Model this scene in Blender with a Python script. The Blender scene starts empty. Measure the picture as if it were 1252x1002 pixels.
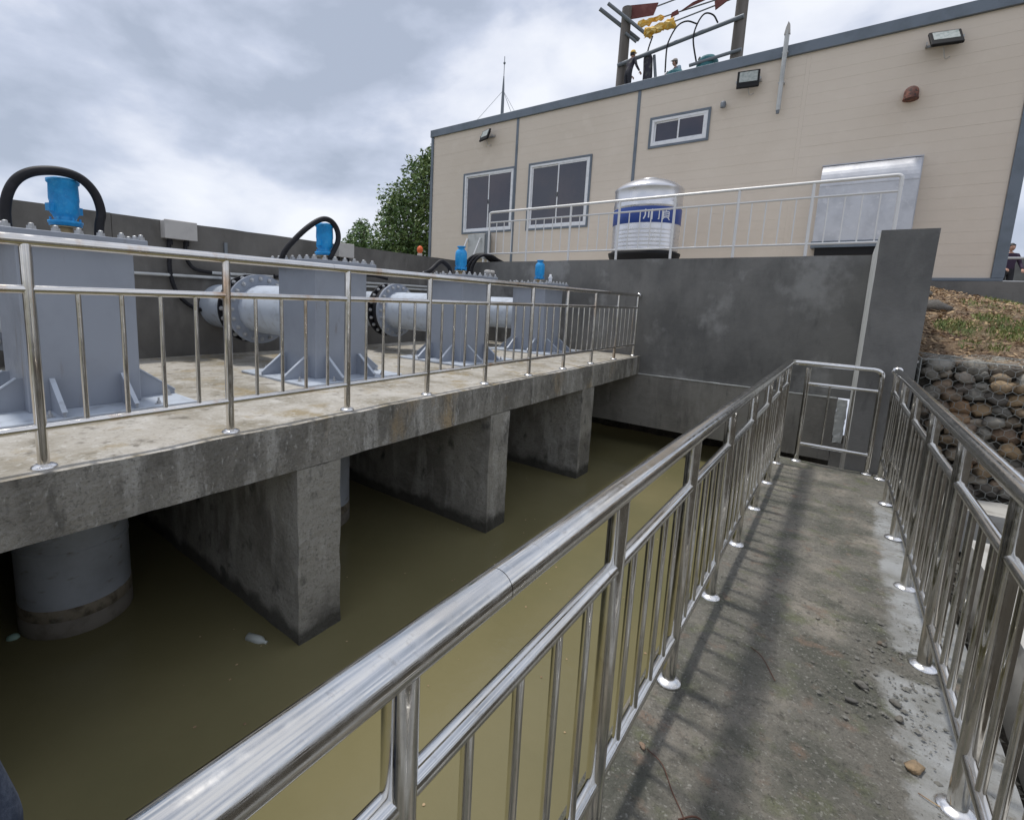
import bpy, math, random
from mathutils import Vector, Matrix, noise
random.seed(7)
R = math.radians
S = bpy.context.scene
COL = S.collection

# ------------------------------------------------------------------ camera
yaw, pitch, roll = .6619, -.1457, -.0398
RM = Matrix.Rotation(yaw, 3, 'Z') @ Matrix.Rotation(pitch, 3, 'X') @ Matrix.Rotation(roll, 3, 'Y')
cam = bpy.data.cameras.new('camera')
cam.sensor_fit = 'HORIZONTAL'; cam.sensor_width = 36; cam.lens = 597.38 * 36 / 1252
cam.shift_x = (626 - 565.08) / 1252; cam.shift_y = (453.13 - 501) / 1252
cam.clip_start = .02; cam.clip_end = 3000
co = bpy.data.objects.new('camera', cam); COL.objects.link(co)
m4 = Matrix((( RM[0][0], RM[0][2], -RM[0][1], 0), (RM[1][0], RM[1][2], -RM[1][1], 0), (RM[2][0], RM[2][2], -RM[2][1], 1.506), (0, 0, 0, 1)))
co.matrix_world = m4
S.camera = co

# ------------------------------------------------------------------ sky, sun, exposure
SUN = Vector((-.28, .02, 1)).normalized()
W = bpy.data.worlds.new('World'); S.world = W; W.use_nodes = True
nt = W.node_tree; N = nt.nodes; L = nt.links; N.clear()
def wn(t, **k):
    n = N.new(t)
    for a, b in k.items(): setattr(n, a, b)
    return n
out = wn('ShaderNodeOutputWorld'); add = wn('ShaderNodeMixShader'); add.inputs[0].default_value = .86      # cloud cover over the clear sky
sky = wn('ShaderNodeTexSky', sky_type='NISHITA'); sky.sun_disc = False
sky.sun_elevation = math.asin(SUN.z); sky.sun_rotation = math.atan2(SUN.x, SUN.y)
b1 = wn('ShaderNodeBackground'); b1.inputs[1].default_value = .05
L.new(sky.outputs[0], b1.inputs[0])
CLOUD = (7.7, 3.1, .4)
tc = wn('ShaderNodeTexCoord'); sep = wn('ShaderNodeSeparateXYZ'); L.new(tc.outputs['Generated'], sep.inputs[0])
def mth(op, a, b=None, c=None):
    n = wn('ShaderNodeMath', operation=op)
    for i, v in enumerate((a, b, c)):
        if v is None: continue
        if isinstance(v, (int, float)): n.inputs[i].default_value = v
        else: L.new(v, n.inputs[i])
    return n.outputs[0]
mp = wn('ShaderNodeMapping'); mp.inputs['Scale'].default_value = (1, 1, 1.9); mp.inputs['Location'].default_value = CLOUD; L.new(tc.outputs['Generated'], mp.inputs[0]); cmb = mp
n1 = wn('ShaderNodeTexNoise'); n1.inputs['Scale'].default_value = 3.4; n1.inputs['Detail'].default_value = 8; n1.inputs['Roughness'].default_value = .52
n1.inputs['Distortion'].default_value = .15
L.new(cmb.outputs[0], n1.inputs['Vector'])
n2 = wn('ShaderNodeTexNoise'); n2.inputs['Scale'].default_value = 1.5; n2.inputs['Detail'].default_value = 3
L.new(cmb.outputs[0], n2.inputs['Vector'])
mix = mth('ADD', mth('MULTIPLY', n1.outputs[0], .68), mth('MULTIPLY', n2.outputs[0], .32))
cr = wn('ShaderNodeValToRGB'); e = cr.color_ramp.elements
e[0].position = .385; e[0].color = (.34, .385, .475, 1)
e[1].position = .62; e[1].color = (.73, .75, .80, 1)
k = e.new(.46); k.color = (.45, .495, .60, 1)
k = e.new(.53); k.color = (.62, .65, .73, 1)
L.new(mix, cr.inputs[0])
b2 = wn('ShaderNodeBackground'); b2.inputs[1].default_value = 1.06
L.new(cr.outputs[0], b2.inputs[0]); L.new(b1.outputs[0], add.inputs[1]); L.new(b2.outputs[0], add.inputs[2]); L.new(add.outputs[0], out.inputs[0])

sl = bpy.data.lights.new('sun', 'SUN'); sl.energy = 1.8; sl.angle = R(4.6); sl.color = (1, .96, .9)
so = bpy.data.objects.new('sun', sl); COL.objects.link(so); so.rotation_euler = SUN.to_track_quat('Z', 'Y').to_euler()
S.view_settings.view_transform = 'Standard'; S.view_settings.look = 'None'; S.view_settings.gamma = 1
S.view_settings.use_curve_mapping = False; S.view_settings.exposure = 0.42
S.render.engine = 'CYCLES'

# ------------------------------------------------------------------ materials
def mat(name, base, rough=.7, metal=0, layers=(), bump=None, spec=.5, coat=0, rrough=None, rand=None, fine=None, ior=None):
    """layers: (colour, noise scale, lo, hi, (sx,sy,sz), opacity) stacked; bump: (scale, strength, distance)"""
    m = bpy.data.materials.new(name); m.use_nodes = True
    t = m.node_tree; n = t.nodes; l = t.links; p = n['Principled BSDF']
    p.inputs['Roughness'].default_value = rough; p.inputs['Metallic'].default_value = metal
    p.inputs['Specular IOR Level'].default_value = spec; p.inputs['Coat Weight'].default_value = coat
    if ior: p.inputs['IOR'].default_value = ior
    g = n.new('ShaderNodeNewGeometry')
    src = n.new('ShaderNodeRGB'); src.outputs[0].default_value = (*base, 1); cur = src.outputs[0]
    if rand:
        oi = n.new('ShaderNodeObjectInfo'); r = n.new('ShaderNodeValToRGB'); r.color_ramp.interpolation = 'LINEAR'
        es = r.color_ramp.elements
        while len(es) < len(rand): es.new(.5)
        for i, c in enumerate(rand): es[i].position = i / (len(rand) - 1); es[i].color = (*c, 1)
        l.new(oi.outputs['Random'], r.inputs[0]); cur = r.outputs[0]
    def noise_(sc, mp, det=6, ro=.6):
        v = n.new('ShaderNodeMapping'); v.inputs['Scale'].default_value = mp; v.inputs['Location'].default_value = (sc * 1.7, sc * .3, 5.1)
        l.new(g.outputs['Position'], v.inputs[0])
        x = n.new('ShaderNodeTexNoise'); x.inputs['Scale'].default_value = sc; x.inputs['Detail'].default_value = det; x.inputs['Roughness'].default_value = ro
        l.new(v.outputs[0], x.inputs['Vector']); return x.outputs[0]
    for ly in layers:
        c, sc, lo, hi = ly[:4]; mp = ly[4] if len(ly) > 4 else (1, 1, 1); op = ly[5] if len(ly) > 5 else 1
        x = noise_(sc, mp)
        mr = n.new('ShaderNodeMapRange'); mr.inputs[1].default_value = lo; mr.inputs[2].default_value = hi; mr.inputs[4].default_value = op
        l.new(x, mr.inputs[0])
        mx = n.new('ShaderNodeMix'); mx.data_type = 'RGBA'
        l.new(mr.outputs[0], mx.inputs[0]); l.new(cur, mx.inputs[6]); mx.inputs[7].default_value = (*c, 1); cur = mx.outputs[2]
    l.new(cur, p.inputs['Base Color'])
    if rrough:
        x = noise_(rrough[0], (1, 1, 1), 4); mr = n.new('ShaderNodeMapRange'); mr.inputs[1].default_value = .35; mr.inputs[2].default_value = .65
        mr.inputs[3].default_value = rrough[1]; mr.inputs[4].default_value = rrough[2]; l.new(x, mr.inputs[0]); l.new(mr.outputs[0], p.inputs['Roughness'])
    if bump:
        b = n.new('ShaderNodeBump'); b.inputs['Strength'].default_value = bump[1]; b.inputs['Distance'].default_value = bump[2]
        l.new(noise_(bump[0], bump[3] if len(bump) > 3 else (1, 1, 1), 8, .65), b.inputs['Height']); l.new(b.outputs[0], p.inputs['Normal'])
        if fine:
            b0 = n.new('ShaderNodeBump'); b0.inputs['Strength'].default_value = fine[1]; b0.inputs['Distance'].default_value = fine[2]
            l.new(noise_(fine[0], (1, 1, 1), 3), b0.inputs['Height']); l.new(b0.outputs[0], b.inputs['Normal'])
    return m
M = {}
def wet_foot(m):
    """dark algae and damp tide mark just above the water line"""
    t = m.node_tree; n = t.nodes; l = t.links; p = n['Principled BSDF']
    g = n.new('ShaderNodeNewGeometry'); sp = n.new('ShaderNodeSeparateXYZ'); l.new(g.outputs['Position'], sp.inputs[0])
    x = n.new('ShaderNodeTexNoise'); x.inputs['Scale'].default_value = 5; x.inputs['Detail'].default_value = 6; l.new(g.outputs['Position'], x.inputs['Vector'])
    a = n.new('ShaderNodeMath'); a.operation = 'MULTIPLY_ADD'; l.new(x.outputs[0], a.inputs[0]); a.inputs[1].default_value = -.22; l.new(sp.outputs[2], a.inputs[2])
    r = n.new('ShaderNodeMapRange'); r.inputs[1].default_value = -.92; r.inputs[2].default_value = -1.0; r.inputs[4].default_value = .85; l.new(a.outputs[0], r.inputs[0])
    mx = n.new('ShaderNodeMix'); mx.data_type = 'RGBA'; l.new(r.outputs[0], mx.inputs[0]); l.new(p.inputs['Base Color'].links[0].from_socket, mx.inputs[6]); mx.inputs[7].default_value = (.055, .052, .042, 1); l.new(mx.outputs[2], p.inputs['Base Color'])
M['steel'] = mat('polished_steel', (.75, .74, .715), .09, 1, [((.60, .57, .52), 3, .45, .7), ((.50, .47, .43), 45, .60, .72, (1, 1, 1), .6)], rrough=(26, .05, .24), bump=(6, .06, .004))
M['flange'] = mat('flange_steel', (.84, .83, .82), .22, 1, [((.6, .58, .55), 22, .5, .7)], rrough=(30, .15, .35))
M['steel_tea'] = mat('tea_stained_steel', (.74, .72, .69), .12, 1, [((.60, .56, .50), 3, .45, .7), ((.55, .36, .22), 5, .57, .72, (1, 1, .3), .75)], rrough=(14, .08, .22), bump=(6, .06, .004))  # sparse orange-brown tint: rust staining plus brown reflections painted into the colour
M['steel_dull'] = mat('dull_painted_steel', (.72, .71, .69), .42, .3, rrough=(8, .35, .5))
M['conc_edge'] = mat('cast_concrete', (.31, .295, .262), .9, 0, [((.17, .16, .14), 2.6, .42, .58, (1, 1, .7), .85), ((.47, .455, .42), 3.8, .53, .64, (1, 1, .2), .85), ((.42, .31, .17), 1.9, .58, .70, (1, 1, .5), .75), ((.10, .095, .085), 14, .55, .68, (1, 1, .3), .75), ((.13, .125, .11), 60, .54, .66, (1, 1, 1), .7), ((.5, .49, .46), 34, .60, .68, (1, 1, .5), .6)], bump=(22, 1, .025), fine=(150, .8, .004))
M['conc_top'] = mat('screeded_concrete', (.40, .375, .33), .88, 0, [((.25, .225, .175), 1.7, .44, .62), ((.50, .48, .44), 3.1, .5, .7), ((.27, .21, .11), 2.6, .54, .66, (1, 1, 1), .8), ((.13, .115, .09), 9, .57, .70, (1, 1, 1), .8), ((.52, .51, .48), 24, .56, .68, (1, 1, 1), .7), ((.15, .13, .10), 55, .58, .68, (1, 1, 1), .6)], bump=(14, .7, .015), fine=(140, .5, .003))
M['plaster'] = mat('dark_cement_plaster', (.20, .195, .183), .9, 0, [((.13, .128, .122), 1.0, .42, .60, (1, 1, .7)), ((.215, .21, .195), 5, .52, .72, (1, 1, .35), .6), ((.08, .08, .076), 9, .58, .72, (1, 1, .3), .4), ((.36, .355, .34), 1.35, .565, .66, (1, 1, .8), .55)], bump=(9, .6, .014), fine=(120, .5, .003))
M['plaster_old'] = mat('brown_cement_plaster', (.165, .156, .142), .92, 0, [((.105, .099, .09), 1.2, .42, .60, (1, 1, .6)), ((.22, .21, .19), 2.6, .55, .72, (1, 1, .4), .7)], bump=(9, .6, .014), fine=(120, .5, .003))
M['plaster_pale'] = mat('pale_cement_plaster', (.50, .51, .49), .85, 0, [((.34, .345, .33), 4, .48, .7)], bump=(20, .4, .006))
M['pillar'] = mat('wet_foot_concrete', (.34, .325, .29), .92, 0, [((.19, .18, .16), 1.8, .44, .58, (1, 1, 1), .85), ((.47, .455, .42), 4.4, .53, .66, (1, 1, .25), .8), ((.07, .07, .065), 6, .59, .70, (1, 1, .6), .85), ((.14, .135, .12), 50, .54, .68, (1, 1, 1), .6)], bump=(16, 1, .025), fine=(130, .8, .004))
wet_foot(M['pillar'])
M['beam'] = mat('board_marked_concrete', (.26, .247, .22), .92, 0, [((.16, .15, .135), 1.5, .42, .60, (1, 1, .6), .8), ((.34, .325, .295), 3.3, .54, .72, (1, 1, .25), .8), ((.08, .078, .07), 10, .60, .75, (1, 1, .25), .6)], bump=(12, .8, .015), fine=(120, .6, .003))
M['walk'] = mat('dirty_walkway_concrete', (.195, .185, .157), .92, 0, [((.33, .30, .25), 2.3, .50, .66), ((.105, .108, .086), 3.1, .47, .62, (1, 1, 1), .85), ((.15, .165, .085), 6.5, .54, .68, (1, 1, 1), .7), ((.26, .18, .13), 8.5, .58, .70, (1, 1, 1), .7), ((.06, .057, .048), 30, .53, .68, (1, 1, 1), .6), ((.42, .41, .37), 75, .57, .70, (1, 1, 1), .7), ((.07, .067, .055), 140, .56, .7, (1, 1, 1), .7)], bump=(34, 1.0, .03), fine=(170, .9, .006))
M['cement'] = mat('fresh_cement_skim', (.30, .305, .30), .6, 0, [((.20, .195, .17), 4.5, .46, .62), ((.13, .125, .105), 13, .55, .70, (1, 1, 1), .9)], bump=(10, .4, .008), fine=(120, .5, .003), rrough=(5, .35, .75))
M['kerb'] = mat('white_cement_kerb', (.46, .45, .42), .85, 0, [((.3, .28, .25), 5, .5, .7)], bump=(15, .4, .006))
M['water'] = mat('muddy_water', (.176, .158, .080), .05, 0, [((.20, .178, .092), .5, .45, .65), ((.146, .139, .072), .35, .5, .7)], spec=.5, ior=1.33, bump=(3.2, .22, .02), fine=(14, .2, .004))
M['paint'] = mat('blue_grey_paint', (.30, .33, .385), .42, 0, [((.255, .28, .325), 1.5, .45, .7), ((.36, .385, .43), 4, .6, .8, (1, 1, .4), .6), ((.19, .17, .15), 9, .63, .74, (1, 1, .22), .6)], rrough=(6, .32, .55), bump=(4, .1, .01))
M['paint_edge'] = mat('pale_grey_paint', (.48, .53, .60), .45, 0, [((.35, .38, .42), 9, .5, .7)])
M['riser'] = mat('stained_riser_paint', (.42, .45, .50), .5, 0, [((.30, .32, .35), 1.6, .45, .65), ((.16, .13, .08), 7, .6, .74, (1, 1, 2.5), .8)], bump=(6, .2, .01))
M['mud'] = mat('mud_ring', (.26, .225, .17), .9, 0, [((.12, .10, .07), 12, .45, .62), ((.27, .25, .22), 5, .55, .7)], bump=(30, .6, .01))
M['silt'] = mat('pale_silt', (.22, .20, .17), .85, 0, [((.16, .14, .11), 8, .45, .65)])
M['blue'] = mat('bright_blue_enamel', (.012, .33, .72), .4, 0, [((.01, .24, .58), 14, .45, .7), ((.06, .40, .74), 30, .55, .7)], bump=(45, .6, .008))
M['rubber'] = mat('black_rubber', (.010, .010, .013), .6, 0, [((.022, .021, .026), 12, .5, .7)], spec=.35)
M['brass'] = mat('tarnished_brass', (.35, .27, .15), .5, .6)
M['bolt'] = mat('galvanised_bolt', (.48, .49, .50), .5, .5, [((.33, .33, .33), 30, .5, .7)])
M['boxgrey'] = mat('grey_plastic_box', (.50, .48, .45), .5, 0, [((.43, .41, .39), 6, .5, .7)])
M['conduit'] = mat('grey_conduit', (.52, .53, .52), .45, .2, [((.38, .39, .38), 5, .5, .7)])
M['cream'] = mat('cream_cladding', (.74, .65, .545), .6, 0, [((.70, .61, .505), .6, .4, .65), ((.77, .68, .575), 2.6, .55, .8), ((.66, .575, .48), 5, .62, .8, (1, 1, .15), .2)], bump=(50, .15, .003))
M['cream_back'] = mat('cream_joint', (.70, .61, .51), .8)
M['trim'] = mat('grey_metal_trim', (.17, .20, .235), .45, .3, [((.13, .155, .18), 3, .45, .7)])
M['white'] = mat('white_frame', (.84, .85, .87), .4, 0, [((.7, .71, .73), 8, .5, .7)])
M['glass'] = mat('dark_window_glass', (.045, .05, .075), .07, 0, [((.075, .065, .085), .8, .42, .62)], spec=.7)
M['dark'] = mat('dark_interior', (.02, .02, .022), .9)
M['inox'] = mat('brushed_inox', (.70, .70, .72), .3, .9, rrough=(3, .26, .34))
M['hood'] = mat('galvanised_hood', (.60, .61, .64), .48, .45, [((.50, .51, .54), 3, .45, .65), ((.68, .68, .70), 8, .58, .7)], rrough=(7, .4, .58))
M['tankblue'] = mat('blue_print_band', (.02, .06, .28), .4)
M['letter'] = mat('white_print', (.75, .77, .8), .5)
M['black'] = mat('black_lamp_housing', (.008, .008, .009), .6, spec=.3)
M['lens'] = mat('lamp_lens', (.42, .45, .43), .25, 0, [((.3, .34, .32), 20, .45, .6)])
M['rust'] = mat('rusty_metal', (.10, .04, .03), .8, 0, [((.22, .09, .06), 14, .48, .6), ((.04, .025, .022), 20, .52, .6)])
M['wood'] = mat('weathered_pole', (.20, .18, .165), .9, 0, [((.12, .105, .09), 2, .45, .65, (1, 1, .1))], bump=(10, .5, .02, (3, 3, .3)))
M['arm'] = mat('grey_steel_arm', (.20, .22, .24), .6, .3)
M['maroon'] = mat('maroon_blanket', (.17, .055, .05), .8, 0, [((.25, .1, .09), 3, .5, .7)])
M['yellow'] = mat('yellow_blanket', (.75, .42, .05), .7, 0, [((.85, .62, .22), 6, .45, .6)])
M['teal'] = mat('teal_casing', (.03, .15, .17), .6)
M['orange'] = mat('orange_plastic', (.75, .13, .03), .5)
M['soil'] = mat('dry_brown_soil', (.34, .24, .15), .95, 0, [((.19, .12, .075), 3.5, .46, .60), ((.50, .40, .28), 10, .53, .68), ((.09, .06, .04), 24, .54, .66)], bump=(20, 1, .08), fine=(90, .9, .015))
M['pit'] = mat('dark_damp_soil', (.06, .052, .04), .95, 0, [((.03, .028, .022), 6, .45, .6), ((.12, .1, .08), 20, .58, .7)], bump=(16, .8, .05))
M['stone'] = mat('river_stone', (.2, .2, .2), .8, 0, [((.09, .08, .065), 7, .48, .66, (1, 1, 1), .8)], rand=[(.15, .145, .13), (.27, .25, .21), (.36, .34, .29), (.33, .19, .09), (.11, .11, .105), (.36, .25, .14), (.20, .19, .165), (.30, .28, .24), (.24, .15, .09)], bump=(26, .7, .02))
M['pebble'] = mat('walkway_pebble', (.19, .185, .165), .85, 0, [((.11, .10, .085), 20, .5, .68)], bump=(60, .5, .006))
M['wire'] = mat('galvanised_mesh_wire', (.36, .37, .35), .55, .3)
M['grassy'] = mat('site_ground', (.17, .15, .11), .95, 0, [((.08, .10, .04), .7, .45, .6), ((.23, .2, .15), 3, .5, .7)], bump=(6, .6, .05))
M['weed'] = mat('weed_leaf', (.17, .22, .06), .75, 0, [((.30, .30, .12), 9, .45, .6), ((.10, .16, .05), 14, .5, .62)])
M['straw'] = mat('dead_straw', (.46, .33, .19), .9, 0, [((.20, .12, .07), 14, .45, .6)])
M['leaf'] = mat('tree_leaf', (.11, .19, .055), .45, 0, [((.23, .31, .11), 1.8, .47, .60), ((.05, .10, .035), 3.1, .5, .62)])
M['leaf2'] = mat('shrub_leaf', (.11, .19, .06), .5, 0, [((.18, .27, .09), 2, .48, .62)])
M['bark'] = mat('bark', (.10, .085, .07), .9, 0, bump=(20, .6, .02))
M['denim'] = mat('dark_blue_fabric', (.03, .042, .07), .95, 0, [((.055, .07, .105), 60, .45, .6)], bump=(220, .6, .002))
M['skin'] = mat('skin', (.52, .30, .22), .55)
M['hair'] = mat('black_hair', (.015, .013, .013), .6)
M['camo'] = mat('dark_work_clothes', (.05, .045, .06), .9, 0, [((.12, .12, .11), 6, .5, .6)])
M['paleblue'] = mat('pale_blue_shirt', (.30, .42, .52), .85)
M['cap'] = mat('pale_cap', (.5, .45, .4), .8)
M['purple'] = mat('dark_purple_shirt', (.05, .03, .06), .9)
M['trouser'] = mat('dark_trousers', (.03, .03, .038), .9)
M['graywall'] = mat('distant_grey_wall', (.23, .235, .23), .9, 0, [((.17, .17, .165), 1, .45, .6)])
M['twig'] = mat('brown_twig', (.10, .05, .035), .9)
M['bottle'] = mat('faded_plastic', (.45, .48, .45), .4)
M['green'] = mat('pale_green_plastic', (.30, .45, .38), .4)

# ------------------------------------------------------------------ mesh building
class MB:
    def __init__(s): s.v = []; s.f = []; s.sm = []; s.mi = []; s.mat = 0
    def face(s, idx, sm=False): s.f.append(tuple(idx)); s.sm.append(sm); s.mi.append(s.mat)
    def capf(s, idx): k = len(s.v); s.v += [s.v[i].copy() for i in idx]; s.face(range(k, k + len(idx)))
    def box(s, x0, x1, y0, y1, z0, z1, M_=None):
        b = len(s.v); P = [Vector((x, y, z)) for z in (z0, z1) for y in (y0, y1) for x in (x0, x1)]
        if M_ is not None: P = [M_ @ p for p in P]
        s.v += P
        for q in ((0, 2, 3, 1), (4, 5, 7, 6), (0, 1, 5, 4), (2, 6, 7, 3), (0, 4, 6, 2), (1, 3, 7, 5)): s.face([b + i for i in q])
        return s
    def cbox(s, x0, x1, y0, y1, z0, z1, c=.004):
        """box with chamfered edges"""
        import itertools
        b = len(s.v); idx = {}
        X = (x0, x1); Y = (y0, y1); Z = (z0, z1)
        for i, j, k_ in itertools.product((0, 1), repeat=3):
            dx = c if i == 0 else -c; dy = c if j == 0 else -c; dz = c if k_ == 0 else -c
            idx[(i, j, k_, 0)] = len(s.v); s.v.append(Vector((X[i], Y[j] + dy, Z[k_] + dz)))
            idx[(i, j, k_, 1)] = len(s.v); s.v.append(Vector((X[i] + dx, Y[j], Z[k_] + dz)))
            idx[(i, j, k_, 2)] = len(s.v); s.v.append(Vector((X[i] + dx, Y[j] + dy, Z[k_])))
        def fc(l):
            P = [s.v[i] for i in l]; n = (P[1] - P[0]).cross(P[2] - P[0]); cc = sum(P, Vector()) / len(P)
            mid = Vector(((x0 + x1) / 2, (y0 + y1) / 2, (z0 + z1) / 2))
            s.face(l if n.dot(cc - mid) > 0 else l[::-1])
        for i in (0, 1):
            fc([idx[(i, a, b_, 0)] for a, b_ in ((0, 0), (1, 0), (1, 1), (0, 1))])
            fc([idx[(a, i, b_, 1)] for a, b_ in ((0, 0), (1, 0), (1, 1), (0, 1))])
            fc([idx[(a, b_, i, 2)] for a, b_ in ((0, 0), (1, 0), (1, 1), (0, 1))])
            for j in (0, 1):
                fc([idx[(i, j, 0, 0)], idx[(i, j, 1, 0)], idx[(i, j, 1, 1)], idx[(i, j, 0, 1)]])
                fc([idx[(i, 0, j, 0)], idx[(i, 1, j, 0)], idx[(i, 1, j, 2)], idx[(i, 0, j, 2)]])
                fc([idx[(0, i, j, 1)], idx[(1, i, j, 1)], idx[(1, i, j, 2)], idx[(0, i, j, 2)]])
        for i, j, k_ in itertools.product((0, 1), repeat=3): fc([idx[(i, j, k_, 0)], idx[(i, j, k_, 1)], idx[(i, j, k_, 2)]])
        return s
    def tube(s, pts, r, n=12, cap=True, rs=None):
        pts = [Vector(p) for p in pts]; T = []
        for i in range(len(pts)):
            a = pts[max(i - 1, 0)]; c = pts[min(i + 1, len(pts) - 1)]; T.append((c - a).normalized())
        u = T[0].orthogonal().normalized(); b = len(s.v)
        for i, p in enumerate(pts):
            u = (u - T[i] * u.dot(T[i])).normalized(); w = T[i].cross(u); rr = rs[i] if rs else r
            for k_ in range(n):
                a = 2 * math.pi * k_ / n; s.v.append(p + (u * math.cos(a) + w * math.sin(a)) * rr)
        for i in range(len(pts) - 1):
            for k_ in range(n):
                k2 = (k_ + 1) % n; s.face((b + i * n + k_, b + i * n + k2, b + (i + 1) * n + k2, b + (i + 1) * n + k_), True)
        if cap:
            s.capf([b + k_ for k_ in range(n)][::-1]); s.capf([b + (len(pts) - 1) * n + k_ for k_ in range(n)])
        return s
    def lathe(s, prof, n=24, M_=None, smooth=True):
        b = len(s.v)
        for (r, z) in prof:
            for k_ in range(n):
                a = 2 * math.pi * k_ / n; p = Vector((r * math.cos(a), r * math.sin(a), z)); s.v.append(M_ @ p if M_ is not None else p)
        for i in range(len(prof) - 1):
            for k_ in range(n):
                k2 = (k_ + 1) % n; s.face((b + i * n + k_, b + i * n + k2, b + (i + 1) * n + k2, b + (i + 1) * n + k_), smooth)
        if prof[0][0] > 1e-5: s.capf([b + k_ for k_ in range(n)][::-1])
        if prof[-1][0] > 1e-5: s.capf([b + (len(prof) - 1) * n + k_ for k_ in range(n)])
        return s
    def prism(s, poly, a, b_, axis='y'):
        """extrude a 2D polygon along an axis between a and b_"""
        n = len(poly); b = len(s.v)
        for t_ in (a, b_):
            for (p, q) in poly:
                s.v.append(Vector((t_, p, q)) if axis == 'x' else Vector((p, t_, q)) if axis == 'y' else Vector((p, q, t_)))
        s.face([b + i for i in range(n)]); s.face([b + n + i for i in range(n)][::-1])
        for i in range(n): j = (i + 1) % n; s.face((b + j, b + i, b + n + i, b + n + j))
        return s
    def rough(s, x0, x1, y0, y1, z0, z1, step=.12, amp=.006, sc=4, skip=()):
        """box whose faces are gridded and slightly uneven"""
        seed = {}
        def vert(p):
            key = (round(p[0], 4), round(p[1], 4), round(p[2], 4))
            if key not in seed:
                q = Vector(p); d = noise.noise_vector(q * sc) * amp + noise.noise_vector(q * sc * 4) * amp * .5
                seed[key] = len(s.v); s.v.append(q + d)
            return seed[key]
        def grid(o, u, v):
            nu = max(1, round(Vector(u).length / step)); nv = max(1, round(Vector(v).length / step)); o = Vector(o); u = Vector(u); v = Vector(v)
            ids = [[vert(o + u * i / nu + v * j / nv) for i in range(nu + 1)] for j in range(nv + 1)]
            for j in range(nv):
                for i in range(nu): s.face((ids[j][i], ids[j][i + 1], ids[j + 1][i + 1], ids[j + 1][i]), False)
        X, Y, Z = x1 - x0, y1 - y0, z1 - z0
        for nm, a in {'x1': ((x1, y0, z0), (0, Y, 0), (0, 0, Z)), 'x0': ((x0, y1, z0), (0, -Y, 0), (0, 0, Z)), 'y0': ((x0, y0, z0), (X, 0, 0), (0, 0, Z)),
                      'y1': ((x1, y1, z0), (-X, 0, 0), (0, 0, Z)), 'z1': ((x0, y0, z1), (X, 0, 0), (0, Y, 0)), 'z0': ((x0, y1, z0), (X, 0, 0), (0, -Y, 0))}.items():
            if nm not in skip: grid(*a)
        return s
    def mesh(s, name, mats):
        me = bpy.data.meshes.new(name); me.from_pydata([tuple(v) for v in s.v], [], s.f)
        for m in (mats if isinstance(mats, (list, tuple)) else [mats]): me.materials.append(M[m] if isinstance(m, str) else m)
        me.polygons.foreach_set('use_smooth', s.sm); me.polygons.foreach_set('material_index', s.mi); me.update(); return me
def ob(name, me, parent=None, loc=(0, 0, 0), rot=(0, 0, 0), scale=(1, 1, 1), **props):
    o = bpy.data.objects.new(name, me); COL.objects.link(o); o.parent = parent
    o.location = loc; o.rotation_euler = rot; o.scale = scale
    for a, b in props.items(): o[a] = b
    return o
def thing(name, label, cat, loc=(0, 0, 0), rot=0, group=None, me=None):
    o = ob(name, me, None, loc, (0, 0, rot)); o['label'] = label; o['category'] = cat
    if group: o['group'] = group
    return o
def kids(o): return [c for c in bpy.data.objects if c.parent is o]
def dup(o, parent=None, tree=None):
    if tree is None:
        tree = {}
        for c in bpy.data.objects:
            if c.parent: tree.setdefault(c.parent.name, []).append(c)
    c = o.copy(); COL.objects.link(c); c.parent = parent
    for ch in tree.get(o.name, []): dup(ch, c, tree)
    return c

# ================================================================== SETTING
WZ = -.98                                   # water level
ob('water', MB().prism([(-6.9, -6), (-.2, -6), (-.2, 11.5), (-6.9, 11.5)], WZ - .02, WZ, 'z').mesh('water', 'water'), kind='structure')
mb = MB()
for (x0, x1, y0, y1, z) in ((-1500, 1500, 13.2, 2500, 2.1), (-1500, -6.97, -6, 13.2, 1.3), (3.6, 1500, -6, 13.2, .9), (-1500, 1500, -1500, -6, -.03)):
    mb.v += [Vector((x0, y0, z)), Vector((x1, y0, z)), Vector((x1, y1, z)), Vector((x0, y1, z))]; b = len(mb.v) - 4; mb.face((b, b + 1, b + 2, b + 3))
ob('ground', mb.mesh('ground', 'grassy'), kind='structure')
# terrace between back wall and pump house
ob('terrace', MB().box(-6.95, .13, 8.965, 13.19, 1.6, 2.27).mesh('terrace', 'conc_top'), kind='structure')
# walkway slab (falls slightly away)
mb = MB(); mb.rough(-.50, .62, -5.9, 6.22, -1.4, 0, .11, .006, 3, skip=('z0', 'y0'))
for v in mb.v:
    if v.z > -.1: v.z += -.0088 * v.y + noise.noise(v * 1.3) * .006
ob('walkway', mb.mesh('walkway', 'walk'), kind='structure')
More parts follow.
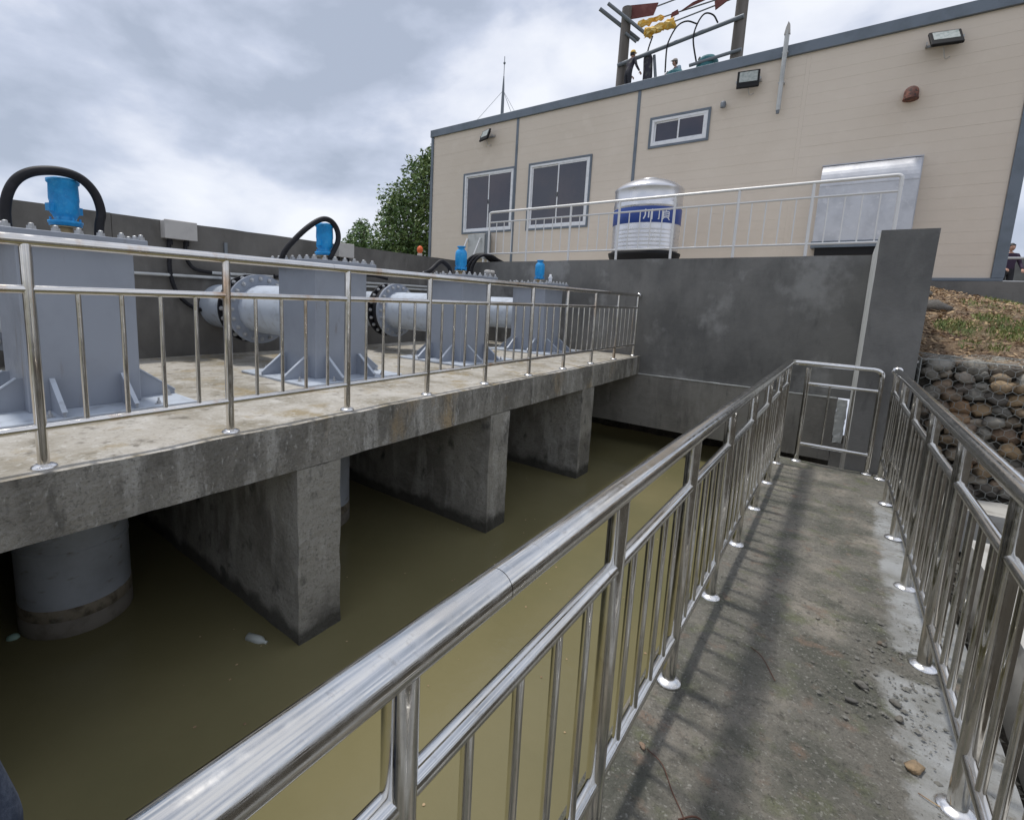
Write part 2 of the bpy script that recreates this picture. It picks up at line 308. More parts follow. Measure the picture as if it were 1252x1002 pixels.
# cement skim smeared along the right edge: a stain in the walkway material with its own ragged outline
def cement_smear(m):
    t = m.node_tree; n = t.nodes; l = t.links; p = n['Principled BSDF']
    g = n.new('ShaderNodeNewGeometry'); sp = n.new('ShaderNodeSeparateXYZ'); l.new(g.outputs['Position'], sp.inputs[0])
    def M2(op, a, b):
        q = n.new('ShaderNodeMath'); q.operation = op
        for i, v in enumerate((a, b)):
            if isinstance(v, (int, float)): q.inputs[i].default_value = v
            elif v is not None: l.new(v, q.inputs[i])
        return q.outputs[0]
    def NO(sc, d):
        q = n.new('ShaderNodeTexNoise'); q.inputs['Scale'].default_value = sc; q.inputs['Detail'].default_value = d; q.inputs['Roughness'].default_value = .65; l.new(g.outputs['Position'], q.inputs['Vector']); return q.outputs[0]
    def MR(v, a, b, o=1.0):
        q = n.new('ShaderNodeMapRange'); q.inputs[1].default_value = a; q.inputs[2].default_value = b; q.inputs[4].default_value = o; l.new(v, q.inputs[0]); return q.outputs[0]
    ex = M2('ADD', sp.outputs[0], M2('MULTIPLY', M2('SUBTRACT', NO(1.1, 2), .5), .30))
    ex = M2('ADD', ex, M2('MULTIPLY', M2('SUBTRACT', NO(9, 6), .5), .16))
    gap = MR(M2('ABSOLUTE', M2('SUBTRACT', M2('ADD', sp.outputs[1], M2('MULTIPLY', NO(6, 4), .2)), 2.90), 0), .09, .13)
    near = MR(M2('ADD', sp.outputs[1], M2('MULTIPLY', NO(7, 3), .3)), 5.5, 5.2)
    sm = M2('MULTIPLY', M2('MULTIPLY', MR(ex, .305, .35), gap), near)
    sm = M2('MULTIPLY', sm, MR(NO(14, 6), .66, .56)); sm = M2('MULTIPLY', sm, .9)
    cn = n.new('ShaderNodeMix'); cn.data_type = 'RGBA'; cn.inputs[6].default_value = (.23, .23, .215, 1); cn.inputs[7].default_value = (.36, .37, .37, 1); l.new(MR(NO(5, 4), .4, .62), cn.inputs[0])
    mx = n.new('ShaderNodeMix'); mx.data_type = 'RGBA'; l.new(sm, mx.inputs[0]); l.new(p.inputs['Base Color'].links[0].from_socket, mx.inputs[6]); l.new(cn.outputs[2], mx.inputs[7]); l.new(mx.outputs[2], p.inputs['Base Color'])
    bp_ = p.inputs['Normal'].links[0].from_node; l.new(MR(sm, 0, 1, .35), bp_.inputs['Strength'])
    st = n.new('ShaderNodeMapRange'); st.inputs[3].default_value = 1; st.inputs[4].default_value = .25; l.new(sm, st.inputs[0]); l.new(st.outputs[0], bp_.inputs['Strength'])
    ro = n.new('ShaderNodeMapRange'); ro.inputs[3].default_value = .92; ro.inputs[4].default_value = .5; l.new(sm, ro.inputs[0]); l.new(ro.outputs[0], p.inputs['Roughness'])
cement_smear(M['walk'])
# pit right of the walkway, its kerbs
mb = MB(); nx, ny = 24, 60
for j in range(ny + 1):
    for i in range(nx + 1):
        x = .62 + 3.0 * i / nx; y = -5.9 + 12.2 * j / ny
        mb.v.append(Vector((x, y, -.55 + noise.noise(Vector((x, y, 0)) * 2.5) * .09 + max(0, x - 1.3) * .55)))
for j in range(ny):
    for i in range(nx): a = j * (nx + 1) + i; mb.face((a, a + 1, a + nx + 2, a + nx + 1), True)
ob('dirt_ground', mb.mesh('dirt_ground', 'pit'), kind='structure')
k_ = thing('concrete_kerb', 'pale concrete kerb strip at the foot of the stone filled gabion wall', 'kerb', me=MB().rough(.66, 3.4, 5.86, 6.30, -.5, -.12, .1, .01, 5).mesh('kerb', 'kerb'))
k_ = thing('concrete_kerb', 'narrow pale concrete kerb running beside the right hand railing', 'kerb', me=MB().rough(.86, 1.0, 1.2, 4.9, -.55, -.06, .1, .012, 5).mesh('kerb', 'kerb'))
# dark rough bank inside the opening under the back wall
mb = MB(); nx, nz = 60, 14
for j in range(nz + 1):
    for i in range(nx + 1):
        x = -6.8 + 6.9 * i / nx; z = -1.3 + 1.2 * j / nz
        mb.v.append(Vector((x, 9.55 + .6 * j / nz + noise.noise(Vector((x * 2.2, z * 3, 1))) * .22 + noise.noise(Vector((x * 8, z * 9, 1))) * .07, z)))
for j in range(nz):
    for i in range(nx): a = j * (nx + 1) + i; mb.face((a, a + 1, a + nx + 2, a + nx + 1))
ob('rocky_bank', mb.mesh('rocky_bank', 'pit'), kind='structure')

# ------------------------------------------------------------------ walls
lw = thing('retaining_wall', 'long dark cement retaining wall behind the pumps with conduits along it', 'wall')
ob('wall_panel', MB().rough(-6.97, -6.65, -6, 2.0, -1.5, 2.305, .2, .006, 2).mesh('wall_panel', 'plaster_old'), lw)
ob('wall_panel', MB().rough(-6.965, -6.652, 2.006, 8.95, -1.5, 2.303, .2, .006, 2).mesh('wall_panel', 'plaster_old'), lw)
bw = thing('retaining_wall', 'tall dark grey plastered wall at the end of the basin below the tank', 'wall')
ob('wall_face', MB().rough(-6.65, .30, 8.66, 8.96, .33, 2.305, .2, .005, 2).mesh('wall_face', 'plaster'), bw)
ob('ledge_beam', MB().rough(-6.65, .012, 8.625, 9.2, -.585, .322, .15, .006, 3).mesh('ledge_beam', 'beam'), bw)
ob('mortar_edge', MB().rough(-2.80, .006, 8.612, 8.66, .322, .336, .1, .004, 9).mesh('mortar_edge', 'plaster_pale'), bw)
ob('mortar_patch', MB().rough(.016, .128, 8.605, 8.655, -.30, .318, .04, .014, 12).mesh('mortar_patch', 'plaster_pale'), bw)
ob('wall_foot', MB().rough(.016, 1.0, 8.60, 9.3, -1.4, -.31, .12, .02, 5).mesh('wall_foot', 'beam'), bw)
ww = thing('wing_wall', 'dark cement wing wall with a pale left face standing past the walkway gate', 'wall')
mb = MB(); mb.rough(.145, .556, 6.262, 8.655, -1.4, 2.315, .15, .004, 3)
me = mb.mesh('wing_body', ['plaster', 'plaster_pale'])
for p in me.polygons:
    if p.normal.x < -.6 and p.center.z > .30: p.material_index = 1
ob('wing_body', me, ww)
# pillars + slab
pf = thing('concrete_platform', 'raised concrete platform carrying the four pumps on thick wall piers', 'platform')
slab = MB().rough(-6.645, -2.79, -5.9, 8.64, .325, .642, .11, .007, 4)
me = slab.mesh('slab', ['conc_edge', 'conc_top'])
for p in me.polygons:
    if p.normal.z > .7: p.material_index = 1
ob('slab', me, pf)
for y in (-.45, 1.822, 4.107, 6.345):
    w_ = .36 if y < 6 else .40
    ob('pier', MB().rough(-6.64, -2.795, y, y + w_, -1.5, .318, .12, .010, 3.5).mesh('pier', 'pillar'), pf)

# ------------------------------------------------------------------ railings
def bez(p0, p1, p2, n=6):
    p0, p1, p2 = map(Vector, (p0, p1, p2)); return [(p0.lerp(p1, i / n)).lerp(p1.lerp(p2, i / n), i / n) for i in range(n + 1)]
def flange_me(r0=.026, dull=False):
    return MB().lathe([(r0 + .026, 0), (r0 + .027, .004), (r0 + .022, .010), (r0 + .010, .017), (r0 + .001, .020)], 24).mesh('base_flange', 'flange')
FL = flange_me()
def cyl(r, h, name, m, n=16): return MB().tube([(0, 0, 0), (0, 0, h)], r, n).mesh(name, m)
def railing(root, pos, stations, h=1.045, hm=.84, hb=.195, nb=4, rt=.0305, rp=.0255, rm=.019, rb=.0115, m='steel', ext=(0, 0), ball=None, toppath=None, seams=2, nseg=20, flange=True):
    post = cyl(rp, h - rt * .6, 'post', m, nseg); bar = cyl(rb, hm - hb - rm * .4, 'baluster', m, 12)
    Ps = [Vector(pos(t_)) for t_ in stations]
    for p in Ps:
        o = ob('post', post, root, p)
        if flange: ob('base_flange', FL, o, (0, 0, 0))
    up = Vector((0, 0, 1))
    for a, b in zip(Ps, Ps[1:]):
        d = (b - a).normalized()
        for nm, hh in (('middle_rail', hm), ('bottom_rail', hb)):
            ob(nm, MB().tube([a + up * hh + d * rp * .55, b + up * hh - d * rp * .55], rm, nseg).mesh(nm, m), root)
        for k_ in range(1, nb + 1):
            q = a.lerp(b, k_ / (nb + 1)); ob('baluster', bar, root, q + up * (hb + rm * .3))
    if toppath is None:
        d = (Ps[-1] - Ps[0]).normalized(); A = Ps[0] - d * ext[0] + up * h; B = Ps[-1] + d * ext[1] + up * h
        L_ = (B - A).length; cuts = [0] + seams + [L_] if isinstance(seams, list) else [L_ * i / seams for i in range(seams + 1)]
        for a, b in zip(cuts, cuts[1:]):
            ob('top_rail', MB().tube([A + d * a, A + d * (b - .0016)], rt, 28).mesh('top_rail', m), root)
        if ball:
            c = B if ball > 0 else A
            ob('end_ball', MB().lathe([(1e-6, -.044)] + [(.044 * math.cos(a), .044 * math.sin(a)) for a in [R(x) for x in range(-80, 81, 10)]] + [(1e-6, .044)], 24).mesh('end_ball', 'flange'), root, c + d * .02 * ball)
    else:
        ob('top_rail', MB().tube(toppath, rt, 24).mesh('top_rail', m), root)
GR = 'stainless steel railings'
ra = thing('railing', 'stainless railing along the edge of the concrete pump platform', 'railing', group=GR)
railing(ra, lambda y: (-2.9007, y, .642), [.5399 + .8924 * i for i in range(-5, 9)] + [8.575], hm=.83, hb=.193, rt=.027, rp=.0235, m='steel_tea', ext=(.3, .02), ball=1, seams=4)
rb_ = thing('railing', 'shiny stainless railing left of the walkway, over the muddy water', 'railing', group=GR)
Bp = lambda y: (-.4023 - .002 * y, y, -.0096 * y)
Bst = [.4136 + .7868 * i for i in range(-4, 8)]
railing(rb_, Bp, Bst, ext=(.2, .22), seams=[1.1, 3.57, 6.4])
rc = thing('railing', 'shiny stainless railing right of the walkway, next to the gabion', 'railing', group=GR)
Cp = lambda y: (.4636 - .0073 * y, y, -.0080 * y)
Cst = [6.0561 - .8057 * i for i in range(0, 11)][::-1]
railing(rc, Cp, Cst, ext=(.2, .03), ball=1, seams=[2.4, 5.2], hm=.845)
# closing gate panel at the far end of the walkway
rg = thing('gate', 'short stainless gate panel closing the far end of the walkway', 'gate')
gy, gz = 6.175, -.055
post = cyl(.022, 1.0, 'post', 'steel', 20)
for x in (-.262, .322): ob('base_flange', FL, ob('post', post, rg, (x, gy, gz)), (0, 0, 0))
A = Vector(Bp(6.14)); 
ob('top_rail', MB().tube([A + Vector((0, -.02, 1.045))] + bez((A.x, 6.10, gz + 1.046), (A.x, gy, gz + 1.046), (A.x + .09, gy, gz + 1.044), 6) + [(.22, gy, gz + 1.040)] + bez((.25, gy, gz + 1.04), (.322, gy, gz + 1.038), (.322, gy, gz + .97), 8), .025, 20).mesh('top_rail', 'steel'), rg)
for nm, hh in (('middle_rail', .835), ('bottom_rail', .195)): ob(nm, MB().tube([(-.25, gy, gz + hh), (.31, gy, gz + hh)], .018, 16).mesh(nm, 'steel'), rg)
for x in (-.067, .128): ob('baluster', cyl(.0085, .64, 'baluster', 'steel', 10), rg, (x, gy, gz + .2))
# terrace railing (dull)
ru = thing('railing', 'dull pale metal railing on the wall top in front of the beige building', 'railing', group=GR)
Ust = [-6.28 + .944 * i for i in range(8)]
railing(ru, lambda x: (x, 8.81, 2.30), Ust, h=1.045, hm=.84, hb=.19, rt=.024, rp=.021, rm=.016, rb=.0095, m='steel_dull', nb=4, flange=False,
        toppath=[(Ust[0], 8.81, 3.2)] + bez((Ust[0], 8.81, 3.29), (Ust[0], 8.81, 3.345), (Ust[0] + .06, 8.81, 3.345), 5) + [(-3, 8.81, 3.345)] + bez((Ust[-1] - .06, 8.81, 3.345), (Ust[-1], 8.81, 3.345), (Ust[-1], 8.81, 3.29), 5) + [(Ust[-1], 8.81, 3.2)])

# ------------------------------------------------------------------ pumps
PX = -4.4; PT = .642
bolt = MB().lathe([(.027, 0), (.027, .006), (.024, .006), (.024, .022), (.015, .022), (.0145, .036), (.008, .040), (1e-6, .040)], 8, smooth=False).mesh('bolt', 'bolt')
abolt = MB().lathe([(.026, 0), (.026, .004), (.014, .004), (.014, .022), (.007, .022), (.007, .045), (1e-6, .045)], 8, smooth=False).mesh('anchor_bolt', 'bolt')
def make_pump(label, valve_style=0):
    t_ = thing('pump_unit', label, 'pump', (PX, 0, PT), group='submersible pump housings on the platform')
    h = .32
    ob('casing', MB().cbox(-h, h, -h, h, .022, 1.118, .005).mesh('casing', 'paint'), t_)
    ob('flange_plate', MB().cbox(-.395, .395, -.395, .395, 1.118, 1.148, .003).mesh('flange_plate', 'paint'), t_)
    ob('cover_plate', MB().cbox(-.392, .392, -.392, .392, 1.150, 1.185, .003).mesh('cover_plate', 'paint'), t_)
    ob('base_plate', MB().cbox(-.60, .60, -.60, .60, .0, .024, .004).mesh('base_plate', 'paint_edge'), t_)
    gs = MB().prism([(0, 0), (.275, 0), (.275, .03), (.03, .215), (0, .215)], -.007, .007, 'y').mesh('gusset', ['paint'])
    ge = MB().prism([(.276, .03), (.282, .036), (.036, .222), (.03, .215)], -.014, .014, 'y').mesh('gusset_edge', 'paint_edge')
    for a in range(4):
        for o_ in (-.20, .20):
            c, s_ = math.cos(a * math.pi / 2), math.sin(a * math.pi / 2)
            g_ = ob('gusset', gs, t_, (c * h - s_ * o_, s_ * h + c * o_, .024), (0, 0, a * math.pi / 2)); ob('stiffener', ge, g_)
            ob('anchor_bolt', abolt, t_, (c * .53 - s_ * (o_ * 1.55 + .05), s_ * .53 + c * (o_ * 1.55 + .05), .024))
    for i in range(7):
        q = -.36 + .12 * i
        for (x, y) in ((q, -.36), (q, .36)) + (((-.36, q), (.36, q)) if 0 < i < 6 else ()): ob('bolt', bolt, t_, (x, y, 1.185))
    v = ob('air_valve', MB().lathe([(.045, 0), (.045, .005), (.094, .01), (.094, .024), (.10, .026), (.10, .042), (.06, .05), (.072, .08), (.085, .10), (.083, .17), (.087, .19), (.084, .29), (.094, .30), (.094, .32), (.05, .335), (1e-6, .34)] if valve_style == 0 else
           [(.04, 0), (.04, .02), (.072, .025), (.072, .05), (.058, .06), (.082, .09), (.084, .23), (.078, .27), (.055, .30), (.045, .305), (.045, .325), (.06, .33), (.06, .345), (1e-6, .35)], 28).mesh('air_valve', 'blue'), t_, (0, .02, 1.184 + .065))
    ob('valve_stem', MB().tube([(0, 0, -.066), (0, 0, .05)], .038, 16).mesh('valve_stem', 'brass'), v)
    ob('valve_ring', MB().lathe([(.088, 0), (.088, .008), (.05, .008)], 20).mesh('valve_ring', 'brass'), v)
    for a in range(6):
        c, s_ = math.cos(a * 1.047 + .3), math.sin(a * 1.047 + .3)
        ob('valve_bolt', MB().tube([(.082 * c, .082 * s_, .012), (.082 * c, .082 * s_, .066)], .007, 8).mesh('valve_bolt', 'blue'), v)
    if valve_style == 0:
        for a in (0.4, 3.5): ob('valve_lug', MB().box(-.02, .02, .078, .112, .1, .15).mesh('valve_lug', 'blue'), v, rot=(0, 0, a))
    r_ = ob('riser_pipe', MB().tube([(0, 0, -2.6), (0, 0, -.33)], .345, 48).mesh('riser_pipe', 'riser'), t_, (0.0, -.08, 0))
    ob('weld_ring', MB().tube([(0, 0, -1.02), (0, 0, -.995)], .350, 48).mesh('weld_ring', 'riser'), r_)
    ob('mud_band', MB().lathe([(.346, -1.50), (.350, -1.495), (.351, -1.42), (.346, -1.41)], 48).mesh('mud_band', 'mud'), r_)
    ob('silt_band', MB().lathe([(.346, -1.66), (.350, -1.655), (.350, -1.502), (.346, -1.50)], 48).mesh('silt_band', 'silt'), r_)
    return t_
PY = [1.03, 3.2, 5.5, 7.75]
PL = ['nearest grey pump housing, under the widest cable loop at the left edge', 'second grey pump housing from the left, blue valve wrapped by a cable loop',
      'third grey pump housing, with a bundle of black hoses leaving its top', 'farthest grey pump housing, a small pale fitting beside its blue valve']
pu = make_pump(PL[0]); pu.location.y = PY[0]
pu2 = dup(pu); pu2.location.y = PY[1]; pu2['label'] = PL[1]
pu3 = make_pump(PL[2], 1); pu3.location.y = PY[2]
pu4 = dup(pu3); pu4.location.y = PY[3]; pu4['label'] = PL[3]
ob('vent_fitting', MB().lathe([(.03, 0), (.03, .10), (.038, .11), (.038, .12), (.02, .15), (.02, .175), (1e-6, .18)], 14).mesh('vent_fitting', 'white'), pu4, (.10, .24, 1.184))
for dy in (-.04, .05): ob('cable_gland', MB().lathe([(.04, 0), (.04, .05), (.05, .05), (.05, .09), (.03, .1)], 14).mesh('cable_gland', 'boxgrey'), pu3, (.30, .30 + dy, 1.184))

# discharge pipes with flanged rubber joints
def ringbolts(root, x, r, n, mesh, flip):
    for i in range(n):
        a = 2 * math.pi * i / n
        ob('bolt', mesh, root, (x, r * math.cos(a), r * math.sin(a)), (0, R(90) * flip, 0))
def make_pipe(label):
    t_ = thing('discharge_pipe', label, 'pipe', (-4.71, 0, 1.285), group='discharge pipes from the pumps')
    X = lambda r0, x0, x1, nm, m, n=48: ob(nm, MB().tube([(x0, 0, 0), (x1, 0, 0)], r0, n).mesh(nm, m), t_)
    X(.285, 0, -.93, 'pipe', 'paint_edge')
    ob('flange', MB().tube([(-.93, 0, 0), (-.965, 0, 0)], .415, 48).mesh('flange', 'paint'), t_)
    ob('rubber_joint', MB().lathe([(.33, 0), (.33, .02), (.375, .05), (.385, .09), (.375, .13), (.33, .16), (.33, .17)], 40, Matrix.Translation((-.965, 0, 0)) @ Matrix.Rotation(R(-90), 4, 'Y')).mesh('rubber_joint', 'rubber'), t_)
    ob('flange', MB().tube([(-1.135, 0, 0), (-1.17, 0, 0)], .415, 48).mesh('flange', 'rubber'), t_)
    ringbolts(t_, -.93, .362, 20, bolt, 1); ringbolts(t_, -1.135, .385, 20, bolt, 1)
    X(.285, -1.17, -1.93, 'pipe', 'paint_edge')
    return t_
pL = ['blue grey discharge pipe behind the nearest pump housing', 'flanged discharge pipe running from the second pump housing to the wall',
      'flanged discharge pipe between the second and third pump housings', 'farthest discharge pipe, between the third and fourth pump housings']
dp = make_pipe(pL[0]); dp.location.y = PY[0]
for i in (1, 2, 3): d = dup(dp); d.location.y = PY[i]; d['label'] = pL[i]

# cables and hoses
def smooth(pts, n=6):
    P = [Vector(p) for p in pts]; P = [P[0] * 2 - P[1]] + P + [P[-1] * 2 - P[-2]]; o = []
    for i in range(1, len(P) - 2):
        for k_ in range(n):
            t_ = k_ / n; a, b, c, d = P[i - 1:i + 3]
            o.append(.5 * ((2 * b) + (c - a) * t_ + (2 * a - 5 * b + 4 * c - d) * t_ * t_ + (3 * b - a - 3 * c + d) * t_ ** 3))
    return o + [P[-2]]
def hose(name, label, pts, r, cat='cable', group='black cables and hoses', m='rubber', ridged=False):
    P = smooth(pts, 10 if ridged else 6)
    o = thing(name, label, cat, group=group, me=MB().tube(P, r, 14, rs=[r * (1 + (.06 if i % 2 else -.04)) for i in range(len(P))] if ridged else None).mesh(name, m)); return o
hose('power_cable', 'thick black cable arching over the blue valve of the nearest pump', [(-4.3, .72, 1.80), (-4.3, .72, 1.95), (-4.3, .745, 2.07), (-4.3, .80, 2.165), (-4.3, .89, 2.225), (-4.3, 1.02, 2.25), (-4.3, 1.13, 2.225), (-4.3, 1.205, 2.14), (-4.3, 1.235, 2.02), (-4.3, 1.22, 1.93), (-4.3, 1.21, 1.80)], .030)
hose('power_cable', 'black cable looping round the blue valve of the second pump', [(-4.42, 2.72, 1.80), (-4.38, 2.77, 1.93), (-4.32, 2.93, 2.12), (-4.3, 3.10, 2.24), (-4.3, 3.22, 2.245), (-4.3, 3.30, 2.17), (-4.3, 3.315, 2.06), (-4.3, 3.25, 1.93), (-4.35, 3.2, 1.80)], .027)
for i, (dx, lb) in enumerate(((0, 'right hand'), (-.10, 'middle'), (-.20, 'left hand'))):
    X0 = -6.10 + dx
    hose('power_cable', f'{lb} of three black hoses bending over the wall behind third pump', [(X0 + .12, 9.0, 2.30), (X0 + .10, 8.75, 2.36), (X0 + .05, 8.60, 2.42 + .015 * i), (X0 - .08, 8.45, 2.42), (X0 - .20, 8.38, 2.30), (X0 - .27, 8.36, 2.1), (X0 - .30, 8.35, 1.6), (X0 - .30, 8.3, .67)], .032)
hose('power_cable', 'short black cable bend at the left end of the third pump top', [(-4.45, 5.36, 1.83), (-4.45, 5.32, 1.93), (-4.47, 5.18, 2.0), (-4.5, 5.08, 1.93), (-4.52, 4.98, 1.85), (-4.7, 4.95, 1.78)], .030)
hose('wall_hose', 'black ribbed hose hanging in a long curve below the wall junction box', [(-6.6, 2.57, 2.07), (-6.6, 2.57, 1.9), (-6.6, 2.57, 1.7), (-6.6, 2.63, 1.46), (-6.6, 2.78, 1.29), (-6.6, 2.97, 1.23), (-6.6, 3.2, 1.28), (-6.6, 3.45, 1.42)], .024, 'hose', ridged=True)
hose('wall_hose', 'short black ribbed hose curving from junction box into grey conduit', [(-6.6, 2.76, 2.07), (-6.6, 2.765, 1.88), (-6.6, 2.86, 1.75), (-6.6, 3.07, 1.715)], .022, 'hose', ridged=True)
hose('wall_hose', 'black hose lying along the wall between second and third pump', [(-6.5, 3.9, 1.72), (-6.5, 4.6, 1.78), (-6.45, 5.2, 1.80), (-6.4, 5.6, 1.84), (-6.3, 5.9, 1.80)], .028, 'hose')
for nm, z, y0, lb in (('conduit_pipe', 1.715, 3.05, 'upper grey conduit pipe clipped along the dark retaining wall'), ('conduit_pipe', 1.655, -3, 'lower grey conduit pipe clipped along the dark retaining wall')):
    t_ = thing(nm, lb, 'pipe', group='conduits on the retaining wall')
    ob('tube', MB().tube([(-6.60, y0, z), (-6.60, 8.6, z)], .020, 14).mesh('tube', 'conduit'), t_)
    for y in (1.9, 3.5, 4.9, 6.3, 7.7):
        if y > y0: ob('clamp', MB().box(-6.655, -6.576, y, y + .02, z - .026, z + .026).mesh('clamp', 'bolt'), t_)
def jbox(y0, y1, z0, z1, lb):
    t_ = thing('junction_box', lb, 'junction box', (-6.65, (y0 + y1) / 2, z0), group='junction boxes on the retaining wall')
    w_ = (y1 - y0) / 2; h = z1 - z0
    ob('body', MB().cbox(0.002, .13, -w_, w_, 0, h, .006).mesh('body', 'boxgrey'), t_)
    ob('lid', MB().cbox(.131, .155, -w_ - .006, w_ + .006, -.006, h + .006, .006).mesh('lid', 'boxgrey'), t_)
    for y in (-.10, .09): ob('cable_gland', MB().tube([(.06, y, -.07), (.06, y, 0)], .03, 12).mesh('cable_gland', 'rubber'), t_)
jbox(2.50, 2.86, 2.09, 2.30, 'grey junction box near the top of the wall, right of the nearest pump')
jbox(5.04, 5.33, 2.10, 2.31, 'grey junction box on the wall behind the second pump valve')
t_ = thing('wall_bracket', 'small upright metal bracket strip on the wall behind the railing post', 'bracket', me=MB().box(-6.648, -6.62, 3.26, 3.30, 1.86, 2.12).box(-6.648, -6.60, 3.27, 3.29, 1.9, 1.92).mesh('bracket', 'arm'))
t_ = thing('warning_lamp', 'small orange lamp standing on top of the retaining wall by the tree', 'lamp', (-6.80, 7.22, 2.305))
ob('base', MB().lathe([(.05, 0), (.05, .05), (.035, .06)], 14).mesh('base', 'cap'), t_)
ob('dome', MB().lathe([(.04, .06), (.042, .08), (.06, .10), (.06, .14), (.045, .18), (.02, .2), (1e-6, .2)], 14).mesh('dome', 'orange'), t_)

# ------------------------------------------------------------------ pump house
BY = 12.0; BX0, BX1 = -10.87, 1.87; BZ0, BZ1 = 2.20, 6.44
bh = thing('pump_house', 'long beige clad building with grey roof trim and sliding windows', 'building')
WIN = [(-9.52, -7.80, 3.50, 5.15), (-7.27, -5.55, 3.49, 5.15), (-4.09, -2.905, 5.16, 5.735)]
ob('rear_shell', MB().box(BX0, BX1, BY + .35, 17.6, BZ0 - .2, 6.5).mesh('rear_shell', 'cream'), bh)
nC = 22; ch = (BZ1 - BZ0) / nC
joints = [BX0 + .06, -7.75, -4.44, -1.2, BX1 - .1]
for (a, b) in zip(joints, joints[1:]):
    x0 = a + (.035 if a > joints[0] else 0); x1 = b - (.035 if b < joints[-1] else 0)
    for i in range(nC):
        z0 = BZ0 + i * ch; z1 = z0 + ch; rects = [(x0, x1, z0 + .0007, z1 - .0007)]
        for (wx0, wx1, wz0, wz1) in WIN:
            nr = []
            for (p, q, r_, s_) in rects:
                if q <= wx0 or p >= wx1 or s_ <= wz0 or r_ >= wz1: nr.append((p, q, r_, s_)); continue
                if p < wx0: nr.append((p, wx0, r_, s_))
                if q > wx1: nr.append((wx1, q, r_, s_))
                if r_ < wz0: nr.append((max(p, wx0), min(q, wx1), r_, wz0))
                if s_ > wz1: nr.append((max(p, wx0), min(q, wx1), wz1, s_))
            rects = nr
        for (p, q, r_, s_) in rects:
            if q - p > .02 and s_ - r_ > .01:
                j = random.uniform(-.0012, .0012); ob('cladding_board', MB().box(p, q, BY + j, BY + .0085, r_, s_).mesh('cladding_board', 'cream'), bh)
bk = MB()
for (p, q, r_, s_) in ((BX0, BX1, BZ0, 3.49), (BX0, BX1, 5.735, BZ1), (BX0, -9.52, 3.49, 5.735), (-7.80, -7.27, 3.49, 5.735), (-5.55, BX1, 3.49, 5.16), (-5.55, -4.09, 5.16, 5.735), (-2.905, BX1, 5.16, 5.735), (-9.52, -7.8, 5.15, 5.735), (-7.27, -5.55, 5.15, 5.735)):
    bk.box(p, q, BY + .009, BY + .06, r_, s_)
ob('sheathing', bk.mesh('sheathing', 'cream_back'), bh)
for x in joints[1:3]: ob('joint_strip', MB().cbox(x - .035, x + .035, BY - .018, BY + .02, BZ0, BZ1, .004).mesh('joint_strip', 'trim'), bh)
ob('joint_strip', MB().box(-1.234, -1.166, BY + .001, BY + .02, BZ0, BZ1).mesh('joint_strip', 'cream'), bh)
ob('roof_fascia', MB().cbox(BX0 - .06, BX1 + .09, BY - .06, BY + .10, BZ1, 6.645, .006).mesh('roof_fascia', 'trim'), bh)
ob('roof', MB().box(BX0 - .05, BX1 + .08, BY + .105, 17.7, 6.50, 6.60).mesh('roof', 'trim'), bh)
ob('corner_trim', MB().cbox(BX0 - .04, BX0 + .05, BY - .03, BY + .35, BZ0, BZ1 - .002, .004).mesh('corner_trim', 'trim'), bh)
ob('corner_trim', MB().cbox(BX1 - .09, BX1 + .06, BY - .03, BY + .35, BZ0, BZ1 - .002, .004).mesh('corner_trim', 'trim'), bh)
ob('base_trim', MB().cbox(BX0, BX1 + .05, BY - .05, BY + .3, BZ0 - .055, BZ0 - .003, .004).mesh('base_trim', 'trim'), bh)
ob('foundation', MB().rough(BX0, 3.2, BY - .08, 13.3, 1.2, BZ0 - .06, .25, .006, 2).mesh('foundation', 'plaster'), bh)
for n_, (x0, x1, z0, z1) in enumerate(WIN):
    w = ob('window', None, bh, (0, 0, 0))
    d0 = BY - .03
    f = MB()
    for a in ((x0 - .05, x1 + .05, z1, z1 + .05), (x0 - .05, x1 + .05, z0 - .05, z0), (x0 - .05, x0, z0, z1), (x1, x1 + .05, z0, z1)): f.cbox(a[0], a[1], d0, BY + .06, a[2], a[3], .003)
    ob('outer_trim', f.mesh('outer_trim', 'trim'), w)
    t_ = .055; f = MB(); mid = (x0 + x1) / 2 + (.03 if n_ == 0 else 0)
    for a in ((x0 + .001, x1 - .001, z1 - t_, z1 - .001), (x0 + .001, x1 - .001, z0 + .001, z0 + t_ * 1.25), (x0 + .001, x0 + t_, z0 + t_ * 1.25, z1 - t_), (x1 - t_, x1 - .001, z0 + t_ * 1.25, z1 - t_)): f.cbox(a[0], a[1], d0 + .008, BY + .055, a[2], a[3], .003)
    ob('frame', f.mesh('frame', 'white'), w)
    for k_, (a, b) in enumerate(((x0 + t_, mid + .02), (mid - .02, x1 - t_))):
        dy = .0 if k_ else .028; f = MB(); q = .032
        for r_ in ((a, b, z1 - t_ - q, z1 - t_ - .001), (a, b, z0 + t_ * 1.25 + .001, z0 + t_ * 1.25 + q), (a + .001, a + q, z0 + t_ * 1.25 + q, z1 - t_ - q), (b - q, b - .001, z0 + t_ * 1.25 + q, z1 - t_ - q)): f.box(r_[0], r_[1], BY - .01 + dy, BY + .015 + dy, r_[2], r_[3])
        ob('sash', f.mesh('sash', 'white'), w)
        ob('pane', MB().box(a + q, b - q, BY + dy, BY + dy + .006, z0 + t_ * 1.25 + q, z1 - t_ - q).mesh('pane', 'glass'), w)
    if n_ < 2: ob('latch', MB().box(mid - .01, mid + .01, BY - .022, BY - .011, (z0 + z1) / 2 - .06, (z0 + z1) / 2 + .06).mesh('latch', 'black'), w)
